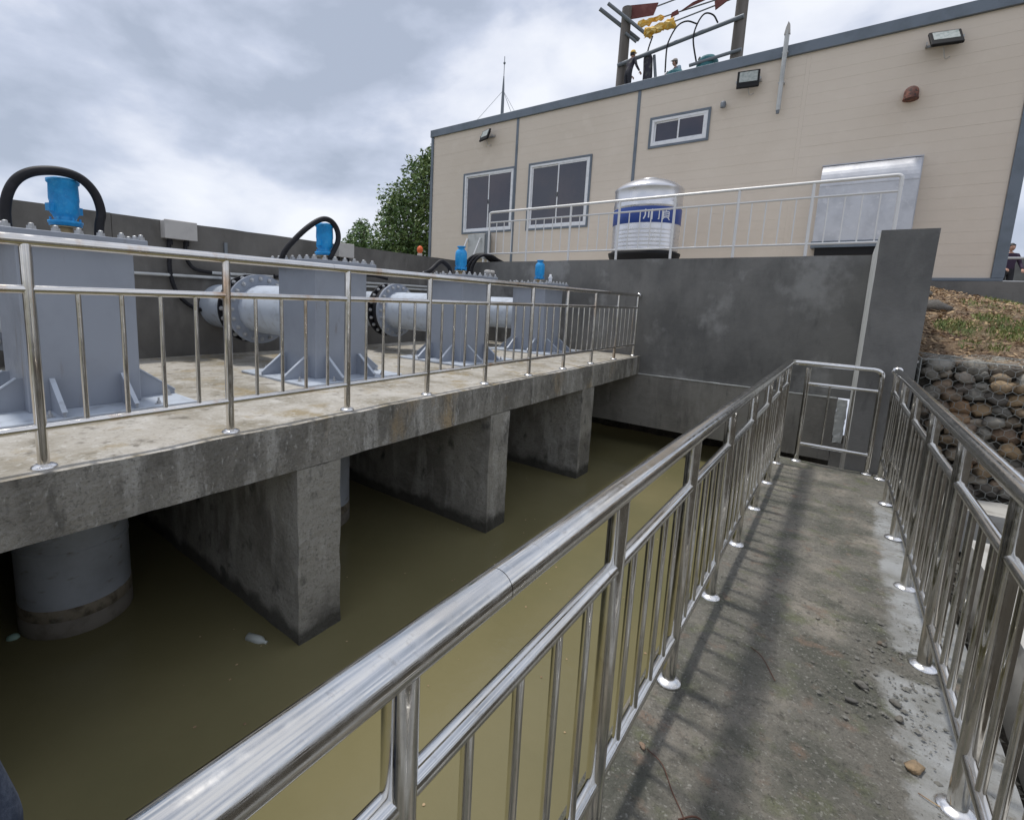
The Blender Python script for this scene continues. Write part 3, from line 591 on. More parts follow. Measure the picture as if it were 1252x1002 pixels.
# ventilation hood
vh = thing('ventilation_hood', 'large galvanised metal hood with rounded top on the beige facade', 'hood')
hx0, hx1 = -.73, .66
prof = [(11.995, 2.86), (11.70, 2.86), (11.70, 3.88)] + [(11.995 - .295 * math.cos(a), 3.88 + .40 * math.sin(a)) for a in [R(x) for x in range(10, 91, 10)]]
ob('body', MB().prism(prof, hx0, hx1, 'x').mesh('body', 'hood'), vh)
ob('flashing', MB().box(hx0 - .02, hx1 + .03, 11.93, 11.992, 4.283, 4.30).box(hx1 + .001, hx1 + .03, 11.95, 11.992, 2.86, 4.283).mesh('flashing', 'hood'), vh)
ob('seam', MB().box(hx0 - .004, hx1 + .004, 11.692, 11.6995, 3.86, 3.885).mesh('seam', 'hood'), vh)
ob('skirt', MB().box(hx0 - .02, hx1 - .10, 11.68, 11.99, 2.74, 2.857).mesh('skirt', 'trim'), vh)
ob('outlet_recess', MB().box(hx0 + .05, hx1 - .2, 11.72, 11.98, 2.60, 2.739).mesh('outlet_recess', 'black'), vh)
# floodlights
def flood(x, z, s_, tilt, az, lb):
    t_ = thing('floodlight', lb, 'lamp', (x, 11.98, z), group='floodlights on the facade')
    b_ = ob('housing', MB().cbox(-s_, s_, -.05, .0, -s_ * .85, s_ * .85, .01).mesh('housing', 'black'), t_, (0, -.16, 0), (R(tilt), 0, R(az)))
    ob('lens', MB().box(-s_ * .80, s_ * .80, -.054, -.0505, -s_ * .30, s_ * .70).mesh('lens', 'lens'), b_)
    ob('fins', MB().box(-s_ * .8, s_ * .8, .001, .03, -s_ * .6, s_ * .6).mesh('fins', 'black'), b_)
    ob('bracket', MB().box(-s_ - .02, -s_ - .005, -.16, .015, -.02, .02).box(s_ + .005, s_ + .02, -.16, .015, -.02, .02).box(-s_ - .02, s_ + .02, .001, .015, -.02, .02).mesh('bracket', 'bolt'), t_)
    ob('flex', MB().tube(smooth([(0, -.12, -s_ * .5), (.04, -.08, -s_ - .06), (.1, 0, -s_ - .02)], 5), .008, 6).mesh('flex', 'boxgrey'), t_)
flood(-8.70, 6.10, .19, -22, -20, 'smallest black floodlight at the far left under the roof trim')
flood(-2.18, 6.11, .20, -8, 12, 'middle black floodlight above the small upper window')
flood(.70, 6.09, .21, -38, 14, 'right hand black floodlight, tilted down, near the corner')
t_ = thing('vent_cowl', 'rusty brown vent cowl sticking out of the beige wall', 'vent', (.38, 11.99, 5.34))
ob('collar', MB().tube([(0, 0, .02), (0, -.04, .02)], .13, 20).mesh('collar', 'cream'), t_)
ob('elbow', MB().tube(bez((0, -.04, .02), (0, -.2, .04), (0, -.2, -.13), 6), .095, 18, rs=[.10] * 6 + [.11]).mesh('elbow', 'rust'), t_)
t_ = thing('security_camera', 'small grey knob shaped device on the wall left of the middle floodlight', 'camera', (-2.6, 11.99, 5.78))
ob('arm', MB().tube([(0, 0, 0), (0, -.08, 0)], .03, 10).mesh('arm', 'arm'), t_); ob('head', MB().lathe([(.05, -.09), (.055, 0), (.04, .03), (1e-6, .04)], 14).mesh('head', 'arm'), t_, (-.01, -.10, 0))
t_ = thing('vent_stack', 'thin grey pipe fixed upright across the roof edge of the building', 'pipe', (-1.60, 11.88, 5.44))
ob('tube', MB().tube([(0, 0, 0), (0, 0, 1.46)], .042, 14).mesh('tube', 'conduit'), t_); ob('foot', MB().tube([(0, 0, -.06), (0, 0, 0)], .03, 10).mesh('foot', 'arm'), t_)
ob('cap', MB().prism([(-.05, 1.38), (.05, 1.38), (.03, 1.55), (.0, 1.6), (-.03, 1.5)], -.04, .04, 'y').mesh('cap', 'boxgrey'), t_)
for z in (.5, 1.05): ob('clamp', MB().box(-.05, .05, -.02, .11, z, z + .025).mesh('clamp', 'bolt'), t_)
# lightning mast with guys
t_ = thing('lightning_mast', 'slim grey lightning rod with guy wires on the left of the roof', 'mast', (-8.99, 13, 6.6))
ob('mast', MB().tube([(0, 0, 0), (0, 0, .9), (0, 0, 1.3), (0, 0, 1.55)], .05, 10, rs=[.055, .045, .03, .015]).mesh('mast', 'arm'), t_)
ob('rod', MB().tube([(0, 0, 1.5), (0, 0, 2.1)], .010, 6).mesh('rod', 'arm'), t_); ob('tip', MB().lathe([(1e-6, 1.86), (.035, 1.9), (.035, 1.93), (1e-6, 1.97)], 8).mesh('tip', 'arm'), t_)
for (x, y) in ((-.95, -.5), (.95, -.5), (0, 1.2)): ob('guy_wire', MB().tube([(0, 0, 1.15), (x, y, 0)], .006, 5).mesh('guy_wire', 'arm'), t_)
# grey panel with white struts by the left window
t_ = thing('metal_cabinet', 'narrow grey cabinet with white struts below the left window', 'cabinet', (-8.80, 11.75, 2.27))
ob('panel', MB().cbox(-.30, .30, -.05, .12, .42, 1.12, .006).mesh('panel', 'conduit'), t_)
ob('side_panel', MB().cbox(.305, .42, -.02, .12, .40, 1.15, .004).mesh('side_panel', 'arm'), t_)
for x in (-.26, .26): ob('foot', MB().box(x - .02, x + .02, -.03, .03, 0, .415).mesh('foot', 'white'), t_)
for x in (-.42, .05): ob('strut', MB().tube([(x - .1, -.35, .02), (x + .13, -.08, 1.0)], .022, 8).mesh('strut', 'white'), t_)
# white tarp edge / sheet left of building foot
t_ = thing('plank', 'pale board lying on the wall corner left of the third pump valve', 'plank', me=MB().box(-7.6, -5.9, 9.05, 9.25, 2.29, 2.33).mesh('plank', 'white'))

# water tank
tk = thing('water_tank', 'round stainless steel water tank with a blue printed band', 'tank', (-3.42, 10.2, 2.27))
ob('stand', MB().lathe([(.60, .02), (.68, .22), (.69, .27), (.60, .275)], 40).mesh('stand', 'black'), tk)
body = [(.60, .275)]
z = .30
while z < .70: body += [(.632, z), (.640, z + .03), (.632, z + .06)]; z += .075
body += [(.636, .80), (.636, 1.13), (.646, 1.15), (.636, 1.17), (.646, 1.19), (.636, 1.21), (.636, 1.45), (.645, 1.47), (.645, 1.50), (.61, 1.53)]
ob('body', MB().lathe(body, 56).mesh('body', 'inox'), tk)
ob('lid', MB().lathe([(.612, 1.525), (.55, 1.58), (.40, 1.65), (.22, 1.685), (.20, 1.70), (.19, 1.715), (1e-6, 1.72)], 56).mesh('lid', 'inox'), tk)
bd = ob('printed_band', MB().lathe([(.639, .805), (.642, .81), (.642, 1.10), (.639, 1.105)], 56).mesh('printed_band', 'tankblue'), tk)
def stroke(pts, wd):      # a flat brush stroke wrapped on the drum: pts = (along, up) in metres, angle measured from the facing direction
    mb = MB(); r = .6455; a0 = math.atan2(-10.2, 3.42) ; P = []
    for (u, v_) in pts: P.append((u, v_))
    for (u0, v0), (u1, v1) in zip(P, P[1:]):
        d = Vector((u1 - u0, v1 - v0)); n_ = Vector((-d.y, d.x)).normalized() * wd / 2; b = len(mb.v)
        for (u, v_) in ((u0 - n_.x, v0 - n_.y), (u1 - n_.x, v1 - n_.y), (u1 + n_.x, v1 + n_.y), (u0 + n_.x, v0 + n_.y)):
            a = a0 + u / r; mb.v.append(Vector((r * math.cos(a), r * math.sin(a), v_)))
        mb.face((b, b + 1, b + 2, b + 3))
    return mb
c0 = .955
glyphs = [  # 川
    [[(-.03, .09), (-.03, -.02), (-.06, -.09)], [(.03, .08), (.03, -.07)], [(.09, .09), (.09, -.10)]],
    # 頂
    [[(.18, .08), (.26, .08)], [(.22, .08), (.22, -.09), (.20, -.09)], [(.28, .09), (.44, .09)], [(.36, .09), (.35, .05)], [(.30, .05), (.42, .05), (.42, -.05), (.30, -.05), (.30, .05)], [(.30, .018), (.42, .018)], [(.30, -.018), (.42, -.018)], [(.33, -.05), (.28, -.10)], [(.39, -.05), (.44, -.10)]]]
for g_, nm in zip(glyphs, ('printed_character', 'printed_character')):
    mb = MB()
    for st in g_:
        q = stroke([(u, c0 + v_) for u, v_ in st], .024 if len(g_) == 3 else .017); b = len(mb.v); mb.v += q.v; [mb.face([b + i for i in f_]) for f_ in q.f]
    ob(nm, mb.mesh(nm, 'letter'), bd)

# ------------------------------------------------------------------ pole structure behind the roof
PG = 'parts of the overhead line structure'
def pole(x, y, z1, lb):
    thing('utility_pole', lb, 'pole', (x, y, 2.1), group='utility poles behind the roof', me=MB().tube([(0, 0, 0), (.01, 0, 5), (.03, 0, z1 - 2.1)], .2, 16, rs=[.24, .22, .18]).mesh('utility_pole', 'wood'))
pole(-8.22, 20, 12.9, 'left weathered wooden utility pole carrying the angled crossarms')
pole(-4.16, 20, 13.6, 'right tall grey wooden utility pole leaving the top edge of the photo')
def armobj(lb, a, b, r=.07, m='arm', nm='crossarm', cat='crossarm'):
    a = Vector(a); b = Vector(b); return thing(nm, lb, cat, group=PG, me=MB().tube([a, b], r, 8).mesh(nm, m))
armobj('long grey crossarm linking the two utility poles above the workers', (-8.3, 19.78, 10.78), (-4.0, 19.78, 11.30), .075)
armobj('low grey crossarm touching the right utility pole near the roof', (-5.6, 19.76, 10.12), (-3.95, 19.76, 10.24), .06)
armobj('lower angled crossarm at the head of the left utility pole', (-9.05, 19.4, 12.86), (-7.8, 20.5, 11.85), .075)
armobj('upper angled crossarm at the head of the left utility pole', (-8.70, 19.35, 12.92), (-7.45, 20.2, 11.86), .065)
armobj('small steel bracket on the left utility pole under the crossarms', (-8.1, 19.8, 11.9), (-7.75, 20.1, 11.6), .05)
armobj('blue grey steel prop standing between the two workers', (-6.98, 20, 10.90), (-6.74, 20, 9.3), .055)
dk = thing('work_platform', 'steel work platform between the poles just behind the roof line', 'platform', me=MB().box(-8.5, -4.0, 19.2, 21.0, 9.22, 9.32).mesh('work_platform', 'arm'))
armobj('nearer overhead conductor with a yellow blanket at its left end', (-7.45, 20.2, 11.9), (-3.4, 20.8, 12.6), .028, 'arm', 'overhead_wire', 'wire')
armobj('farther overhead conductor with a yellow blanket at its left end', (-7.9, 20.2, 12.25), (-4.0, 21.0, 12.75), .028, 'arm', 'overhead_wire', 'wire')
armobj('topmost overhead conductor under the big maroon blanket', (-8.4, 20.1, 12.6), (-5.6, 21.0, 13.25), .028, 'arm', 'overhead_wire', 'wire')
def blanket(lb, a, b, r, m, flat=.6, seed=0):
    a = Vector(a); b = Vector(b); P = [a.lerp(b, i / 10) for i in range(11)]
    mb = MB().tube(P, r, 12, rs=[r * random.uniform(.55, 1.15) for i in range(11)])
    mb.sm = [False] * len(mb.sm)
    for v in mb.v: v += noise.noise_vector(v * 11 + Vector((seed, 0, 0))) * r * .75
    thing('insulating_blanket', lb, 'blanket', group='insulating covers on the overhead wires', me=mb.mesh('insulating_blanket', m))
blanket('yellow insulating blanket wrapped on the lower overhead wire', (-7.5, 20.2, 11.86), (-6.45, 20.3, 12.03), .155, 'yellow', seed=1)
blanket('yellow insulating blanket wrapped on the upper overhead wire', (-7.75, 20.2, 12.24), (-6.9, 20.4, 12.38), .12, 'yellow', seed=2)
def cover(lb, pts, th=.06):
    P = [Vector(p) for p in pts]; n_ = (P[1] - P[0]).cross(P[2] - P[0]).normalized() * th / 2; mb = MB()
    mb.v = [p + n_ for p in P] + [p - n_ for p in P]; k_ = len(P); mb.face(range(k_)); mb.face(range(2 * k_ - 1, k_ - 1, -1))
    for i in range(k_): j = (i + 1) % k_; mb.face((i, k_ + i, k_ + j, j))
    thing('insulating_cover', lb, 'cover', group='insulating covers on the overhead wires', me=mb.mesh('insulating_cover', 'maroon'))
cover('largest maroon insulating cover beside the left pole head', [(-8.2, 20.1, 12.52), (-7.25, 20.3, 12.50), (-7.1, 20.3, 12.88), (-8.12, 20.1, 13.0)])
cover('slim maroon insulating cover in the middle of the upper wire', [(-6.3, 20.45, 12.42), (-5.5, 20.6, 12.62), (-5.4, 20.6, 12.74), (-5.9, 20.5, 12.62)])
cover('small maroon insulating cover at the start of the middle one', [(-6.62, 20.4, 12.28), (-6.35, 20.45, 12.35), (-6.4, 20.45, 12.5), (-6.6, 20.4, 12.42)])
cover('maroon insulating cover next to the right utility pole', [(-5.05, 20.3, 12.02), (-4.5, 20.3, 12.3), (-4.45, 20.3, 12.55), (-5.1, 20.3, 12.3)])
def lead(lb, pts): thing('jumper_cable', lb, 'cable', group='jumper cables above the roof', me=MB().tube(smooth(pts, 6), .028, 8).mesh('jumper_cable', 'rubber'))
lead('thin cable curving up from the middle of the platform behind the roof', [(-6.45, 19.8, 10.1), (-6.42, 19.65, 10.8), (-6.35, 19.65, 11.15), (-6.16, 19.8, 11.6), (-5.9, 20, 11.77), (-5.6, 20.2, 11.68)])
lead('thin cable curving up beside the right teal transformer', [(-5.36, 19.8, 10.1), (-5.52, 19.65, 10.9), (-5.46, 19.7, 11.4), (-5.27, 19.8, 11.74), (-5.03, 20, 11.72), (-4.85, 20, 11.42)])
lead('thin cable rising from the dark bundle beside the left worker', [(-7.25, 20, 10.9), (-7.22, 20, 11.2), (-7.10, 20, 11.6)])
t_ = thing('cable_bundle', 'dark upright bundle of equipment between left worker and prop', 'bundle', me=MB().tube([(-7.15, 20, 9.3), (-7.17, 20, 10.4), (-7.2, 20, 10.8), (-7.25, 20, 11.05)], .15, 10, rs=[.2, .17, .17, .12]).mesh('cable_bundle', 'camo'))
for x, sx, z, lb in ((-6.18, .42, 10.05, 'left teal transformer casing just above the roof line'), (-5.08, .38, 10.28, 'right teal transformer casing just above the roof line')):
    t_ = thing('transformer', lb, 'transformer', (x, 20.1, 9.32), group='teal transformers behind the roof')
    ob('casing', MB().lathe([(sx * .9, 0), (sx, .1), (sx, z - 9.32 - .25), (sx * .92, z - 9.32 - .05), (sx * .6, z - 9.32 + .12), (.05, z - 9.32 + .18), (1e-6, z - 9.32 + .18)], 24).mesh('casing', 'teal'), t_)
    ob('bushing', MB().lathe([(.05, 0), (.07, .05), (.04, .08), (.06, .12), (.02, .2)], 10).mesh('bushing', 'wood'), t_, (-.28, 0, z - 9.32))

# ------------------------------------------------------------------ people
def skinned(verts, edges, radii, root=0, sub=2):
    me = bpy.data.meshes.new('t'); me.from_pydata(verts, edges, []); o = bpy.data.objects.new('t', me); COL.objects.link(o)
    md = o.modifiers.new('s', 'SKIN'); md.use_smooth_shade = True
    for i, r_ in enumerate(radii): me.skin_vertices[0].data[i].radius = (r_, r_) if not isinstance(r_, tuple) else r_
    me.skin_vertices[0].data[root].use_root = True
    s_ = o.modifiers.new('u', 'SUBSURF'); s_.levels = sub; s_.render_levels = sub
    dg = bpy.context.evaluated_depsgraph_get(); r = bpy.data.meshes.new_from_object(o.evaluated_get(dg)); bpy.data.objects.remove(o); return r
def hand(palm, dirv, nrm, s_=1.0):
    """five separate curled fingers on a palm; dirv = pointing direction, nrm = back-of-hand normal"""
    d = Vector(dirv).normalized(); n_ = Vector(nrm).normalized(); n_ = (n_ - d * n_.dot(d)).normalized(); w = d.cross(n_); P = Vector(palm)
    V = [P - d * .045 * s_, P, P + d * .04 * s_]; E_ = [(0, 1), (1, 2)]; Rr = [(.022 * s_, .018 * s_), (.036 * s_, .015 * s_), (.036 * s_, .013 * s_)]
    res = [skinned([tuple(v) for v in V], E_, Rr, 1, 2)]
    for k_, (o_, ln) in enumerate(((-.030, .062), (-.010, .075), (.010, .07), (.030, .055))):
        b = P + d * .03 * s_ + w * o_ * s_; c1 = b + d * ln * .45 * s_ - n_ * .006; c2 = c1 + (d * .8 - n_ * .6) * ln * .35 * s_; c3 = c2 + (d * .35 - n_) * ln * .26 * s_
        res.append(skinned([tuple(v) for v in (b, c1, c2, c3)], [(0, 1), (1, 2), (2, 3)], [.0095 * s_, .0088 * s_, .008 * s_, .007 * s_], 0, 2))
    b = P - d * .02 * s_ - w * .028 * s_; c1 = b - w * .028 * s_ + d * .025 * s_ - n_ * .01; c2 = c1 + d * .032 * s_ - n_ * .008
    res.append(skinned([tuple(v) for v in (b, c1, c2)], [(0, 1), (1, 2)], [.013 * s_, .011 * s_, .0085 * s_], 0, 2))
    return res
def join(meshes, name):
    mb = MB(); ms = []
    for me, m in meshes:
        if m not in ms: ms.append(m)
        mb.mat = ms.index(m); b = len(mb.v); mb.v += [v.co.copy() for v in me.vertices]
        for p in me.polygons: mb.face([b + i for i in p.vertices], True)
    return mb.mesh(name, ms)
def head_me():
    mb = MB(); prof = []
    for i in range(13):
        a = -math.pi / 2 + math.pi * i / 12; prof.append((max(1e-5, math.cos(a)), math.sin(a)))
    mb.lathe(prof, 20)
    for v in mb.v:
        x, y, z = v; v.x = x * .075 * (1 - .22 * max(0, -z)); v.y = y * .095 - .012 * max(0, -z) * 1; v.z = z * .115
        if y < -.75 and -.35 < z < .05 and abs(x) < .3: v.y -= .016
    return mb
def person(label, loc, rot, J, top, bottom, hairm='hair', hat=None, sc=1.0, hands=True, group=None):
    """J: joint positions in metres, +x right of the body, -y the way it faces"""
    root = thing('person', label, 'person', loc, rot, group); root.scale = (sc, sc, sc)
    nm = list(J); idx = {n_: i for i, n_ in enumerate(nm)}
    rad = dict(pelvis=(.15, .11), waist=(.135, .10), chest=(.165, .115), neck0=(.07, .07), neck=(.052, .052), ls=.065, rs=.065, le=.048, re=.048, lw=.034, rw=.034,
               lh=.095, rh=.095, lk=.065, rk=.065, la=.045, ra=.045, lt=.04, rt=.04)
    E_ = [('pelvis', 'waist'), ('waist', 'chest'), ('chest', 'neck0'), ('neck0', 'neck'), ('chest', 'ls'), ('ls', 'le'), ('le', 'lw'), ('chest', 'rs'), ('rs', 're'), ('re', 'rw'),
          ('pelvis', 'lh'), ('lh', 'lk'), ('lk', 'la'), ('la', 'lt'), ('pelvis', 'rh'), ('rh', 'rk'), ('rk', 'ra'), ('ra', 'rt')]
    me = skinned([tuple(J[n_]) for n_ in nm], [(idx[a], idx[b]) for a, b in E_], [rad[n_] for n_ in nm], idx['pelvis'], 2)
    me.materials.clear()
    for m_ in (top, bottom, 'skin', 'black'): me.materials.append(M[m_])
    segs = [(a, b) for a, b in E_]
    def near(c):
        best = None
        for a, b in segs:
            A, B = Vector(J[a]), Vector(J[b]); t_ = max(0, min(1, (c - A).dot(B - A) / max(1e-9, (B - A).length_squared))); d = (c - A.lerp(B, t_)).length
            if best is None or d < best[0]: best = (d, a, b)
        return best[1:]
    for p in me.polygons:
        a, b = near(p.center); p.use_smooth = True
        p.material_index = 2 if b == 'neck' else 3 if b in ('lt', 'rt') else 1 if b in ('lh', 'rh', 'lk', 'rk', 'la', 'ra') or a == 'pelvis' and p.center.z < J['pelvis'][2] + .04 else 0
    me.name = 'body'; ob('body', me, root)
    hc = Vector(J['neck']) + Vector((0, -.02, .10)); hm = head_me(); h_ = ob('head', hm.mesh('head', 'skin'), root, hc)
    for x in (-.028, .028): ob('eye', MB().lathe([(1e-6, -.008), (.009, 0), (1e-6, .008)], 8).mesh('eye', 'black'), h_, (x, -.088, .01))
    for x in (-.076, .076): ob('ear', MB().lathe([(1e-6, -.03), (.012, -.01), (.014, .01), (1e-6, .03)], 8).mesh('ear', 'skin'), h_, (x, .0, 0))
    ob('mouth', MB().box(-.02, .02, -.098, -.088, -.052, -.045).mesh('mouth', 'maroon'), h_)
    hr = MB().lathe([(max(1e-5, math.cos(a)), math.sin(a)) for a in [R(x) for x in range(-30, 91, 15)]], 18)
    for v in hr.v: x, y, z = v; v.x = x * .083; v.y = y * .100 + .012; v.z = z * .122 + .006 + (.045 if y < -.5 and z < .45 else 0)
    ob('hair', hr.mesh('hair', hairm), h_)
    if hat:
        q = MB().lathe([(.100, .05), (.100, .065), (.098, .09), (.075, .135), (.03, .155), (1e-6, .156)], 20); q.box(-.06, .06, -.155, -.08, .052, .062)
        ob('helmet', q.mesh('helmet', hat), h_)
    if hands:
        for s_, e_, w_ in (('l', 'le', 'lw'), ('r', 're', 'rw')):
            d = (Vector(J[w_]) - Vector(J[e_])).normalized(); up = Vector((0, -.3, 1)) if abs(d.z) < .8 else Vector((0, -1, 0))
            ob('hand', join([(x, 'skin') for x in hand(Vector(J[w_]) + d * .06, d, up)], 'hand'), root)
    return root
def stand(lean=0.0, ls=(-.20, 0, 1.42)):
    y = -lean
    return dict(pelvis=(0, 0, .95), waist=(0, y * .3, 1.10), chest=(0, y * .8, 1.32), neck0=(0, y, 1.45), neck=(0, y * 1.1, 1.52),
                ls=(.18, y * .9, 1.40), le=(.26, y * .9 - .04, 1.13), lw=(.22, y - .22, .98), rs=(-.18, y * .9, 1.40), re=(-.26, y * .9 - .04, 1.13), rw=(-.20, y - .24, 1.0),
                lh=(.09, 0, .90), lk=(.10, -.02, .50), la=(.10, .02, .09), lt=(.11, -.14, .04), rh=(-.09, 0, .90), rk=(-.10, -.02, .50), ra=(-.10, .02, .09), rt=(-.11, -.14, .04))
# linesmen on the platform
J = stand(.12); person('worker in dark clothes and a yellow helmet next to the left pole', (-7.72, 19.45, 9.32), R(150), J, 'camo', 'trouser', hat='yellow', sc=1.0)
J = stand(.22); J['chest'] = (0, -.16, 1.10); J['waist'] = (0, -.05, .95); J['pelvis'] = (0, .05, .80); J['neck0'] = (0, -.24, 1.20); J['neck'] = (0, -.27, 1.25)
for s_, x in (('l', 1), ('r', -1)):
    J[s_ + 's'] = (.18 * x, -.2, 1.16); J[s_ + 'e'] = (.25 * x, -.30, .93); J[s_ + 'w'] = (.15 * x, -.50, .95); J[s_ + 'h'] = (.09 * x, .05, .76); J[s_ + 'k'] = (.11 * x, -.10, .42)
person('worker in a pale blue shirt and pale cap, bent beside the teal transformer', (-6.18, 20.75, 9.32), R(-35), J, 'paleblue', 'trouser', hat='cap', sc=1.0)
# person beyond the corner of the building
person('dark haired person in purple standing beyond the right corner of the building', (3.90, 24, 2.1), R(20), stand(0), 'purple', 'trouser', sc=1.10)
# companion leaning on the railing beside the camera (only a sleeve shows)
J = stand(.25)
J['chest'] = (0, -.16, 1.26); J['waist'] = (0, -.03, 1.10)
J['rs'] = (-.17, -.24, 1.34); J['re'] = (-.27, -.535, 1.11); J['rw'] = (-.34, -.485, .86)
J['ls'] = (.17, -.22, 1.34); J['le'] = (.27, -.25, 1.13); J['lw'] = (.08, -.25, 1.12)
person('person in dark blue sleeve leaning over the near railing, cut by the left edge', (-.20, -.28, 0), R(-90), J, 'denim', 'denim')

# ------------------------------------------------------------------ trees
def leafmesh(name, m, n_, blobs, size, seed, quads=1):
    rnd = random.Random(seed); mb = MB(); tot = sum(b[3] ** 2 for b in blobs)
    for (cx, cy, cz, r_) in blobs:
        for _ in range(int(n_ * r_ * r_ / tot)):
            while True:
                p = Vector((rnd.uniform(-1, 1), rnd.uniform(-1, 1), rnd.uniform(-1, 1)))
                if .35 < p.length < 1: break
            p = p * (r_ * (1 + .35 * noise.noise(p * 2.3 + Vector((cx, cy, cz))))); p = p + Vector((cx, cy, cz))
            if noise.noise(p * 2.6) < -.28: continue
            a = Vector((rnd.gauss(0, 1), rnd.gauss(0, 1), rnd.gauss(0, .6))).normalized(); b = a.cross(Vector((rnd.gauss(0, 1), rnd.gauss(0, 1), rnd.gauss(0, 1)))).normalized()
            s_ = size * rnd.uniform(.6, 1.3); k_ = len(mb.v); fold = a.cross(b) * s_ * .15
            mb.v += [p - a * s_, p + b * s_ * .42 + fold, p + a * s_, p - b * s_ * .42 + fold]; mb.face((k_, k_ + 1, k_ + 2)); mb.face((k_, k_ + 2, k_ + 3))
    return mb.mesh(name, m)
def tree(label, loc, base, trunk, blobs, n_, size, leaf, seed, name='broadleaf_tree'):
    t_ = thing(name, label, 'tree', loc, group='trees behind the retaining wall')
    ob('crown', leafmesh('crown', leaf, n_, blobs, size, seed), t_)
    mb = MB().tube([(0, 0, 0), (.1, 0, trunk * .5), (.0, .1, trunk)], .2, 10, rs=[.22, .17, .12])
    for (cx, cy, cz, r_) in blobs: mb.tube(smooth([(0.05, 0, trunk * .6), (cx * .5, cy * .5, (trunk * .8 + cz) / 2), (cx, cy, cz), (cx * 1.05, cy, cz + r_ * .6)], 4), .05, 6, rs=None)
    ob('trunk', mb.mesh('trunk', 'bark'), t_)
tree('tall dark green tree directly left of the beige building', (-14.0, 14.4, 1.3), 0, 2.4,
     [(0, 0, 3.0, 1.5), (.9, 0, 4.3, 1.15), (.4, .2, 5.0, .75), (-.5, -.2, 3.9, .85), (1.1, .1, 2.4, 1.3), (-1.35, 0, 3.45, .42), (-1.0, 0, 2.6, .8), (-.9, .1, 4.0, .3), (1.0, 0, 5.35, .5), (.6, .2, 1.5, 1.3)], 17000, .085, 'leaf', 3)
tree('low light green shrubby tree left of the tall dark tree', (-16.9, 14.4, 1.3), 0, 1.6, [(0, 0, 2.5, .75), (-.7, 0, 2.2, .6), (.8, 0, 2.0, .7), (1.5, 0, 1.9, .65), (-.3, .1, 3.05, .45), (2.1, 0, 2.2, .5), (0, 0, 1.6, .9), (1.2, 0, 1.3, .8)], 9000, .08, 'leaf2', 5, 'shrubby_tree')

# ------------------------------------------------------------------ gabion and bank
gb = thing('gabion_wall', 'wall of river stones in hexagonal wire mesh right of the walkway', 'gabion')
def rock(seed):
    rnd = random.Random(seed); mb = MB(); prof = [(max(1e-5, math.cos(a)), math.sin(a)) for a in [R(x) for x in (-90, -60, -30, 0, 30, 60, 90)]]
    mb.lathe(prof, 9)
    for v in mb.v: q = v.copy(); v *= 1 + .55 * noise.noise(q * 1.1 + Vector((seed * 3.1, 0, 0))) + .12 * noise.noise(q * 3 + Vector((0, seed, 0)))
    return mb.mesh('stone', 'stone')
rocks = [rock(i) for i in range(7)]
rnd = random.Random(4); cnt = 0
z = -.08; row = 0
while z < 1.10:
    x = .62 + (row % 2) * .08
    while x < 2.95:
        w_ = rnd.uniform(.045, .095); h = w_ * rnd.uniform(.62, .95)
        ob('stone', rocks[rnd.randrange(7)], gb, (x + w_, 6.45 + rnd.uniform(-.02, .07), z + rnd.uniform(-.035, .035)), (rnd.uniform(-.7, .7), rnd.uniform(-.7, .7), rnd.uniform(0, 6)), (w_, rnd.uniform(.06, .09), h))
        x += w_ * 1.85; cnt += 1
    z += .108; row += 1
for yy in (6.53, 6.72, 6.92):
    x = .62
    while x < 2.95:
        w_ = rnd.uniform(.08, .15); ob('stone', rocks[rnd.randrange(7)], gb, (x + w_, yy, 1.06), (rnd.uniform(-.3, .3), 0, rnd.uniform(0, 6)), (w_, .10, .075)); x += w_ * 1.8
ob('stone_core', MB().box(.60, 3.0, 6.50, 7.15, -.4, 1.02).mesh('stone_core', 'pit'), gb)
def hexgrid(u0, u1, v0, v1, s_, f):
    mb = MB(); a = s_ / 2; hgt = s_ * 1.15; r_ = .0022; j = 0; v = v0
    while v < v1:
        u = u0 + (a if j % 2 else 0)
        while u < u1:
            P = [f(u, v), f(u + a, v + hgt * .28), f(u + 2 * a, v)]
            mb.tube([P[0], P[1]], r_, 3, False); mb.tube([P[1], P[2]], r_, 3, False)
            mb.tube([f(u + a, v + hgt * .28), f(u + a, v + hgt * .75)], r_ * 1.25, 3, False); u += 2 * a
        v += hgt * .75; j += 1
    return mb
hw = hexgrid(.60, 3.0, -.12, 1.10, .076, lambda u, v: (u, 6.335 - .02 * math.sin(u * 9) * math.sin(v * 7), v))
h2 = hexgrid(.60, 3.0, 6.34, 7.1, .076, lambda u, v: (u, v, 1.135 + .02 * math.sin(u * 9 + v * 5) - .25 * max(0, 6.44 - v)))
h3 = hexgrid(6.34, 7.1, -.12, 1.10, .076, lambda u, v: (.592, u, v))
b = len(hw.v); hw.v += h2.v; [hw.face([b + i for i in f_]) for f_ in h2.f]; b = len(hw.v); hw.v += h3.v; [hw.face([b + i for i in f_]) for f_ in h3.f]
for a_, b_ in (((.59, 6.33, -.12), (.59, 6.33, 1.12)), ((.59, 6.335, 1.12), (3.0, 6.335, 1.12)), ((.59, 6.335, 1.12), (.59, 7.1, 1.14)), ((1.75, 6.33, -.12), (1.75, 6.33, 1.12))): hw.tube([a_, b_], .004, 6)
ob('wire_mesh', hw.mesh('wire_mesh', 'wire'), gb)
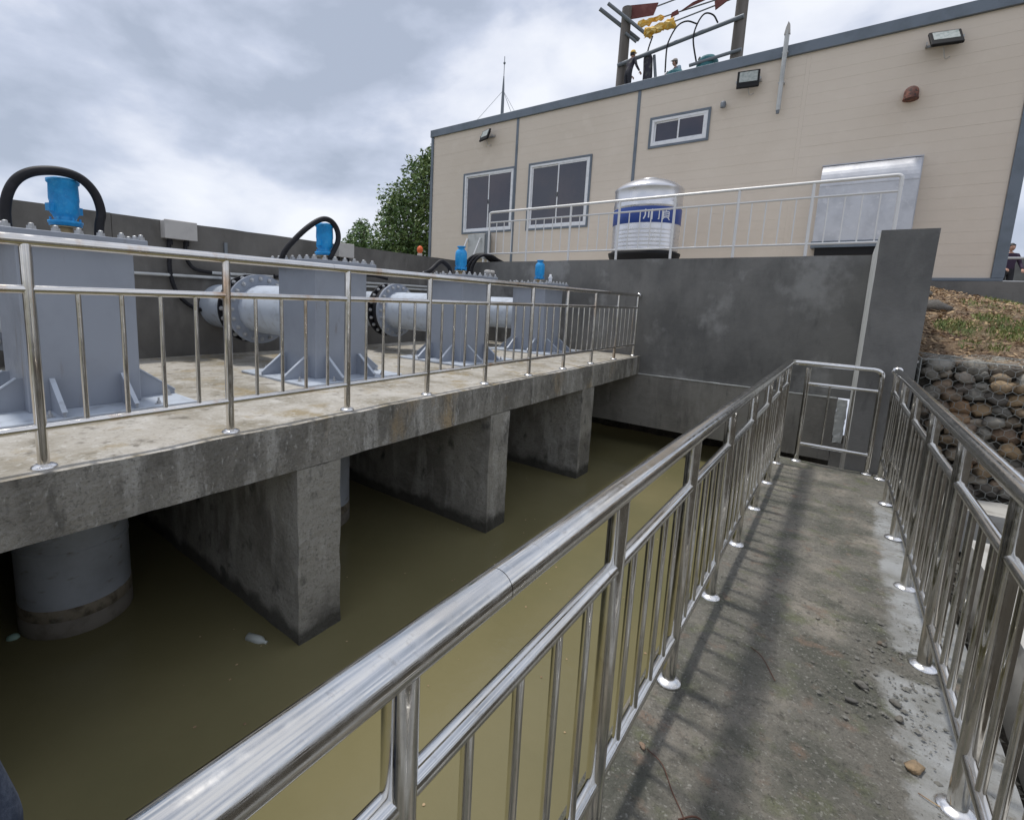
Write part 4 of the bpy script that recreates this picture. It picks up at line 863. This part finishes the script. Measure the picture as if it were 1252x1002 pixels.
# bank of soil up to the foundation
def bankz(x, y):
    t_ = min(1, max(0, (y - 6.95) / 4.9)); top = 2.04 - .32 * max(0, min(1, (x - .9) / 1.3)); return 1.06 + (top - 1.06) * (1 - (1 - t_) ** 1.35)
mb = MB(); nx, ny = 80, 120
for j in range(ny + 1):
    for i in range(nx + 1):
        x = .50 + 5.5 * i / nx; y = 6.9 + 5.05 * j / ny; q = Vector((x, y, 0))
        mb.v.append(Vector((x, y, bankz(x, y) + noise.noise(q * 3) * .06 + noise.noise(q * 9) * .03 + noise.noise(q * 22) * .018)))
for j in range(ny):
    for i in range(nx): a = j * (nx + 1) + i; mb.face((a, a + 1, a + nx + 2, a + nx + 1), True)
ob('soil_bank', mb.mesh('soil_bank', 'soil'), kind='structure')
ob('dirt_fill', MB().box(2.9, 5.9, 6.2, 6.95, -.6, 1.05).mesh('dirt_fill', 'soil'), kind='structure')
rnd = random.Random(9); mb = MB()
for _ in range(6000):                                   # dead straw, chips and clods lying on the bank
    x = .58 + rnd.random() ** 1.3 * 3; y = rnd.uniform(6.95, 11.85); z = bankz(x, y) + rnd.uniform(.0, .05); a = rnd.uniform(0, 3.14); l_ = rnd.uniform(.006, .035); w_ = rnd.uniform(.002, .012)
    d = Vector((math.cos(a), math.sin(a), rnd.uniform(-.5, .6))) * l_; n_ = Vector((-math.sin(a), math.cos(a), rnd.uniform(-.5, .5))) * w_; p = Vector((x, y, z)); k_ = len(mb.v)
    mb.v += [p - d - n_, p + d - n_, p + d + n_, p - d + n_]; mb.face((k_, k_ + 1, k_ + 2, k_ + 3))
o = ob('ground_litter', mb.mesh('ground_litter', 'straw'), kind='stuff'); o['label'] = 'dry straw and chips scattered over the brown soil bank'; o['category'] = 'litter'
mb = MB()
for (cx, cy, r_, n_) in ((1.25, 8.2, .44, 1200), (1.6, 8.9, .38, 750), (1.7, 10.0, .5, 260), (1.9, 8.4, .5, 380), (1.15, 7.5, .2, 160), (1.85, 11.3, .2, 160), (1.9, 7.9, .25, 160), (2.2, 11.6, .3, 160)):
    for _ in range(n_):
        a = rnd.uniform(0, 6.28); q = r_ * math.sqrt(rnd.random()); x, y = cx + q * math.cos(a), cy + q * math.sin(a)
        if x < .6: continue
        p = Vector((x, y, bankz(x, y) + .02)); h = rnd.uniform(.02, .075); d = Vector((rnd.gauss(0, .5), rnd.gauss(0, .5), 1)).normalized() * h; w_ = Vector((math.cos(a), math.sin(a), 0)) * rnd.uniform(.003, .008); k_ = len(mb.v)
        mb.v += [p - w_ * .4, p + w_ * .4, p + d * .6 + w_, p + d, p + d * .6 - w_]; mb.face((k_, k_ + 1, k_ + 2, k_ + 3, k_ + 4))
o = ob('weeds', mb.mesh('weeds', 'weed'), kind='stuff'); o['label'] = 'patches of small green weeds on the soil bank'; o['category'] = 'weeds'
t_ = thing('boulder', 'pale rounded boulder at the top left of the soil bank', 'stone', (.86, 9.2, bankz(.86, 9.2) + .04), .3, 'stones on the soil bank', me=rocks[2]); t_.scale = (.22, .16, .09)
t_ = thing('boulder', 'smaller buff stone above the pale boulder on the bank', 'stone', (.80, 10.3, bankz(.8, 10.3) + .05), .9, 'stones on the soil bank', me=rocks[4]); t_.scale = (.16, .14, .09)
# distant wall and rails right of the building
thing('boundary_wall', 'distant grey boundary wall past the right corner of the building', 'wall', me=MB().box(3.2, 14, 24.6, 24.8, 2.0, 3.62).mesh('boundary_wall', 'graywall'))
t_ = thing('guard_rail', 'thin pale double rail in front of the distant grey wall', 'rail')
for z in (2.20, 2.62): ob('rail', MB().tube([(1.97, 13.1, z), (7, 13.1, z - .1)], .022, 8).mesh('rail', 'steel_dull'), t_)
for x in (2.05, 3.5, 5, 6.5): ob('post', MB().tube([(x, 13.1, 2.0), (x, 13.1, 2.62)], .022, 8).mesh('post', 'steel_dull'), t_)

# ------------------------------------------------------------------ loose stones, grit, twigs, debris
def wz(y): return -.0088 * y
ST = [(.225, 2.49, .020, 'tan stone left of the others on the right side of the walkway', (.024, .017, .013)), (.36, 2.13, .026, 'largest pale grey stone lying alone near the right railing foot', (.032, .022, .015)),
      (.33, 2.46, .02, 'grey flat stone beside the cement smear edge', (.022, .014, .010)), (.19, 2.36, .02, 'long thin stone chip right of the walkway centre', (.024, .010, .008)),
      (.335, 2.37, .02, 'reddish stone chip just under the grey flat stone', (.018, .012, .009)), (-.385, 1.60, .02, 'pale chip lying at the foot of the left railing', (.014, .010, .007)),
      (.30, 2.90, .02, 'small white stone on the pale cement smear', (.013, .010, .007)), (.06, 2.93, .02, 'small pale stone in the middle of the walkway', (.013, .009, .006))]
for i, (x, y, r_, lb, sc) in enumerate(ST):
    t_ = thing('loose_stone', lb, 'stone', (x, y, wz(y) + sc[2] * .7 + .003), i * 1.1, 'loose stones on the walkway', me=rocks[i % 7]); t_.scale = sc
rnd = random.Random(12); mb = MB()
def chip(p, s_):
    k_ = len(mb.v)
    for (a, b, c) in ((1, 0, 0), (-1, 0, 0), (0, 1, 0), (0, -1, 0), (0, 0, .7), (0, 0, -.7)): mb.v.append(p + Vector((a * rnd.uniform(.5, 1.2), b * rnd.uniform(.5, 1.2), c * rnd.uniform(.5, 1))) * s_)
    for f_ in ((0, 2, 4), (2, 1, 4), (1, 3, 4), (3, 0, 4), (2, 0, 5), (1, 2, 5), (3, 1, 5), (0, 3, 5)): mb.face([k_ + i for i in f_])
for _ in range(8000):
    y = .9 + 5.2 * rnd.random() ** 1.2; x = rnd.uniform(-.48, .58); chip(Vector((x, y, wz(y) + .001)), rnd.uniform(.0012, .0036))
for _ in range(260):
    y = rnd.gauss(2.62, .28); x = rnd.gauss(.34, .10)
    if x < .6: chip(Vector((x, y, wz(y) + .009)), abs(rnd.gauss(0, .0055)) + .002)
for _ in range(160):
    y = rnd.uniform(1.0, 5.8); x = rnd.gauss(.2, .16)
    if abs(x) < .6: chip(Vector((x, y, wz(y) + .002)), abs(rnd.gauss(0, .005)) + .003)
for _ in range(900): chip(Vector((rnd.uniform(.64, 1.7), rnd.uniform(1, 5.9), -.50 + rnd.uniform(0, .08))), rnd.uniform(.01, .045))
o = ob('grit', mb.mesh('grit', 'pebble'), kind='stuff'); o['label'] = 'grit and small stone chips scattered over the walkway'; o['category'] = 'gravel'
def twig(lb, pts, r_=.002, m='twig'): thing('twig', lb, 'twig', group='twigs on the walkway', me=MB().tube(smooth([(x, y, wz(y) + .006 + (.004 if i % 2 else 0)) for i, (x, y) in enumerate(pts)], 4), r_, 5).mesh('twig', m))
twig('longest thin brown twig, near the left railing on the walkway', [(-.37, 1.60), (-.31, 1.57), (-.26, 1.50), (-.20, 1.42), (-.16, 1.33)])
twig('short brown twig across the middle of the walkway', [(-.17, 2.45), (-.12, 2.40), (-.06, 2.28)])
twig('curled dark twig in the foreground of the walkway', [(-.22, 1.42), (-.18, 1.46), (-.14, 1.45)], .003)
twig('yellow straw stalks beside the large pale stone', [(.36, 2.02), (.41, 2.0), (.46, 2.01)], .0018, 'straw')
rnd2 = random.Random(31); mb = MB()
for _ in range(110):
    x = rnd2.uniform(-3.4, -.7); y = rnd2.uniform(.8, 8.0); k_ = len(mb.v); r_ = rnd2.uniform(.003, .011); a = rnd2.uniform(0, 6)
    for q in range(5): mb.v.append(Vector((x + r_ * math.cos(a + q * 1.256) * rnd2.uniform(.5, 1.2), y + r_ * math.sin(a + q * 1.256), WZ + .004)))
    mb.face(range(k_, k_ + 5))
o = ob('floating_specks', mb.mesh('floating_specks', 'straw'), kind='stuff'); o['label'] = 'tiny leaf bits and specks floating on the muddy water'; o['category'] = 'debris'
t_ = thing('floating_bottle', 'small pale bottle floating beside the nearest concrete pier', 'bottle', (-3.06, 1.66, WZ + .005), R(20)); mb = MB().lathe([(1e-6, -.09), (.03, -.085), (.032, 0), (.03, .03), (.012, .06), (.012, .08), (1e-6, .08)], 12, Matrix.Rotation(R(90), 4, 'Y'))
ob('bottle_body', mb.mesh('bottle_body', 'bottle'), t_)
t_ = thing('floating_float', 'pale green plastic piece floating left of the near riser pipe', 'float', (-4.35, .56, WZ + .0), R(60)); t_.scale = (.7, .7, .7); mb = MB().lathe([(1e-6, -.06), (.035, -.04), (.045, 0), (.035, .04), (1e-6, .06)], 12, Matrix.Rotation(R(80), 4, 'Y'))
ob('shell', mb.mesh('shell', 'green'), t_)
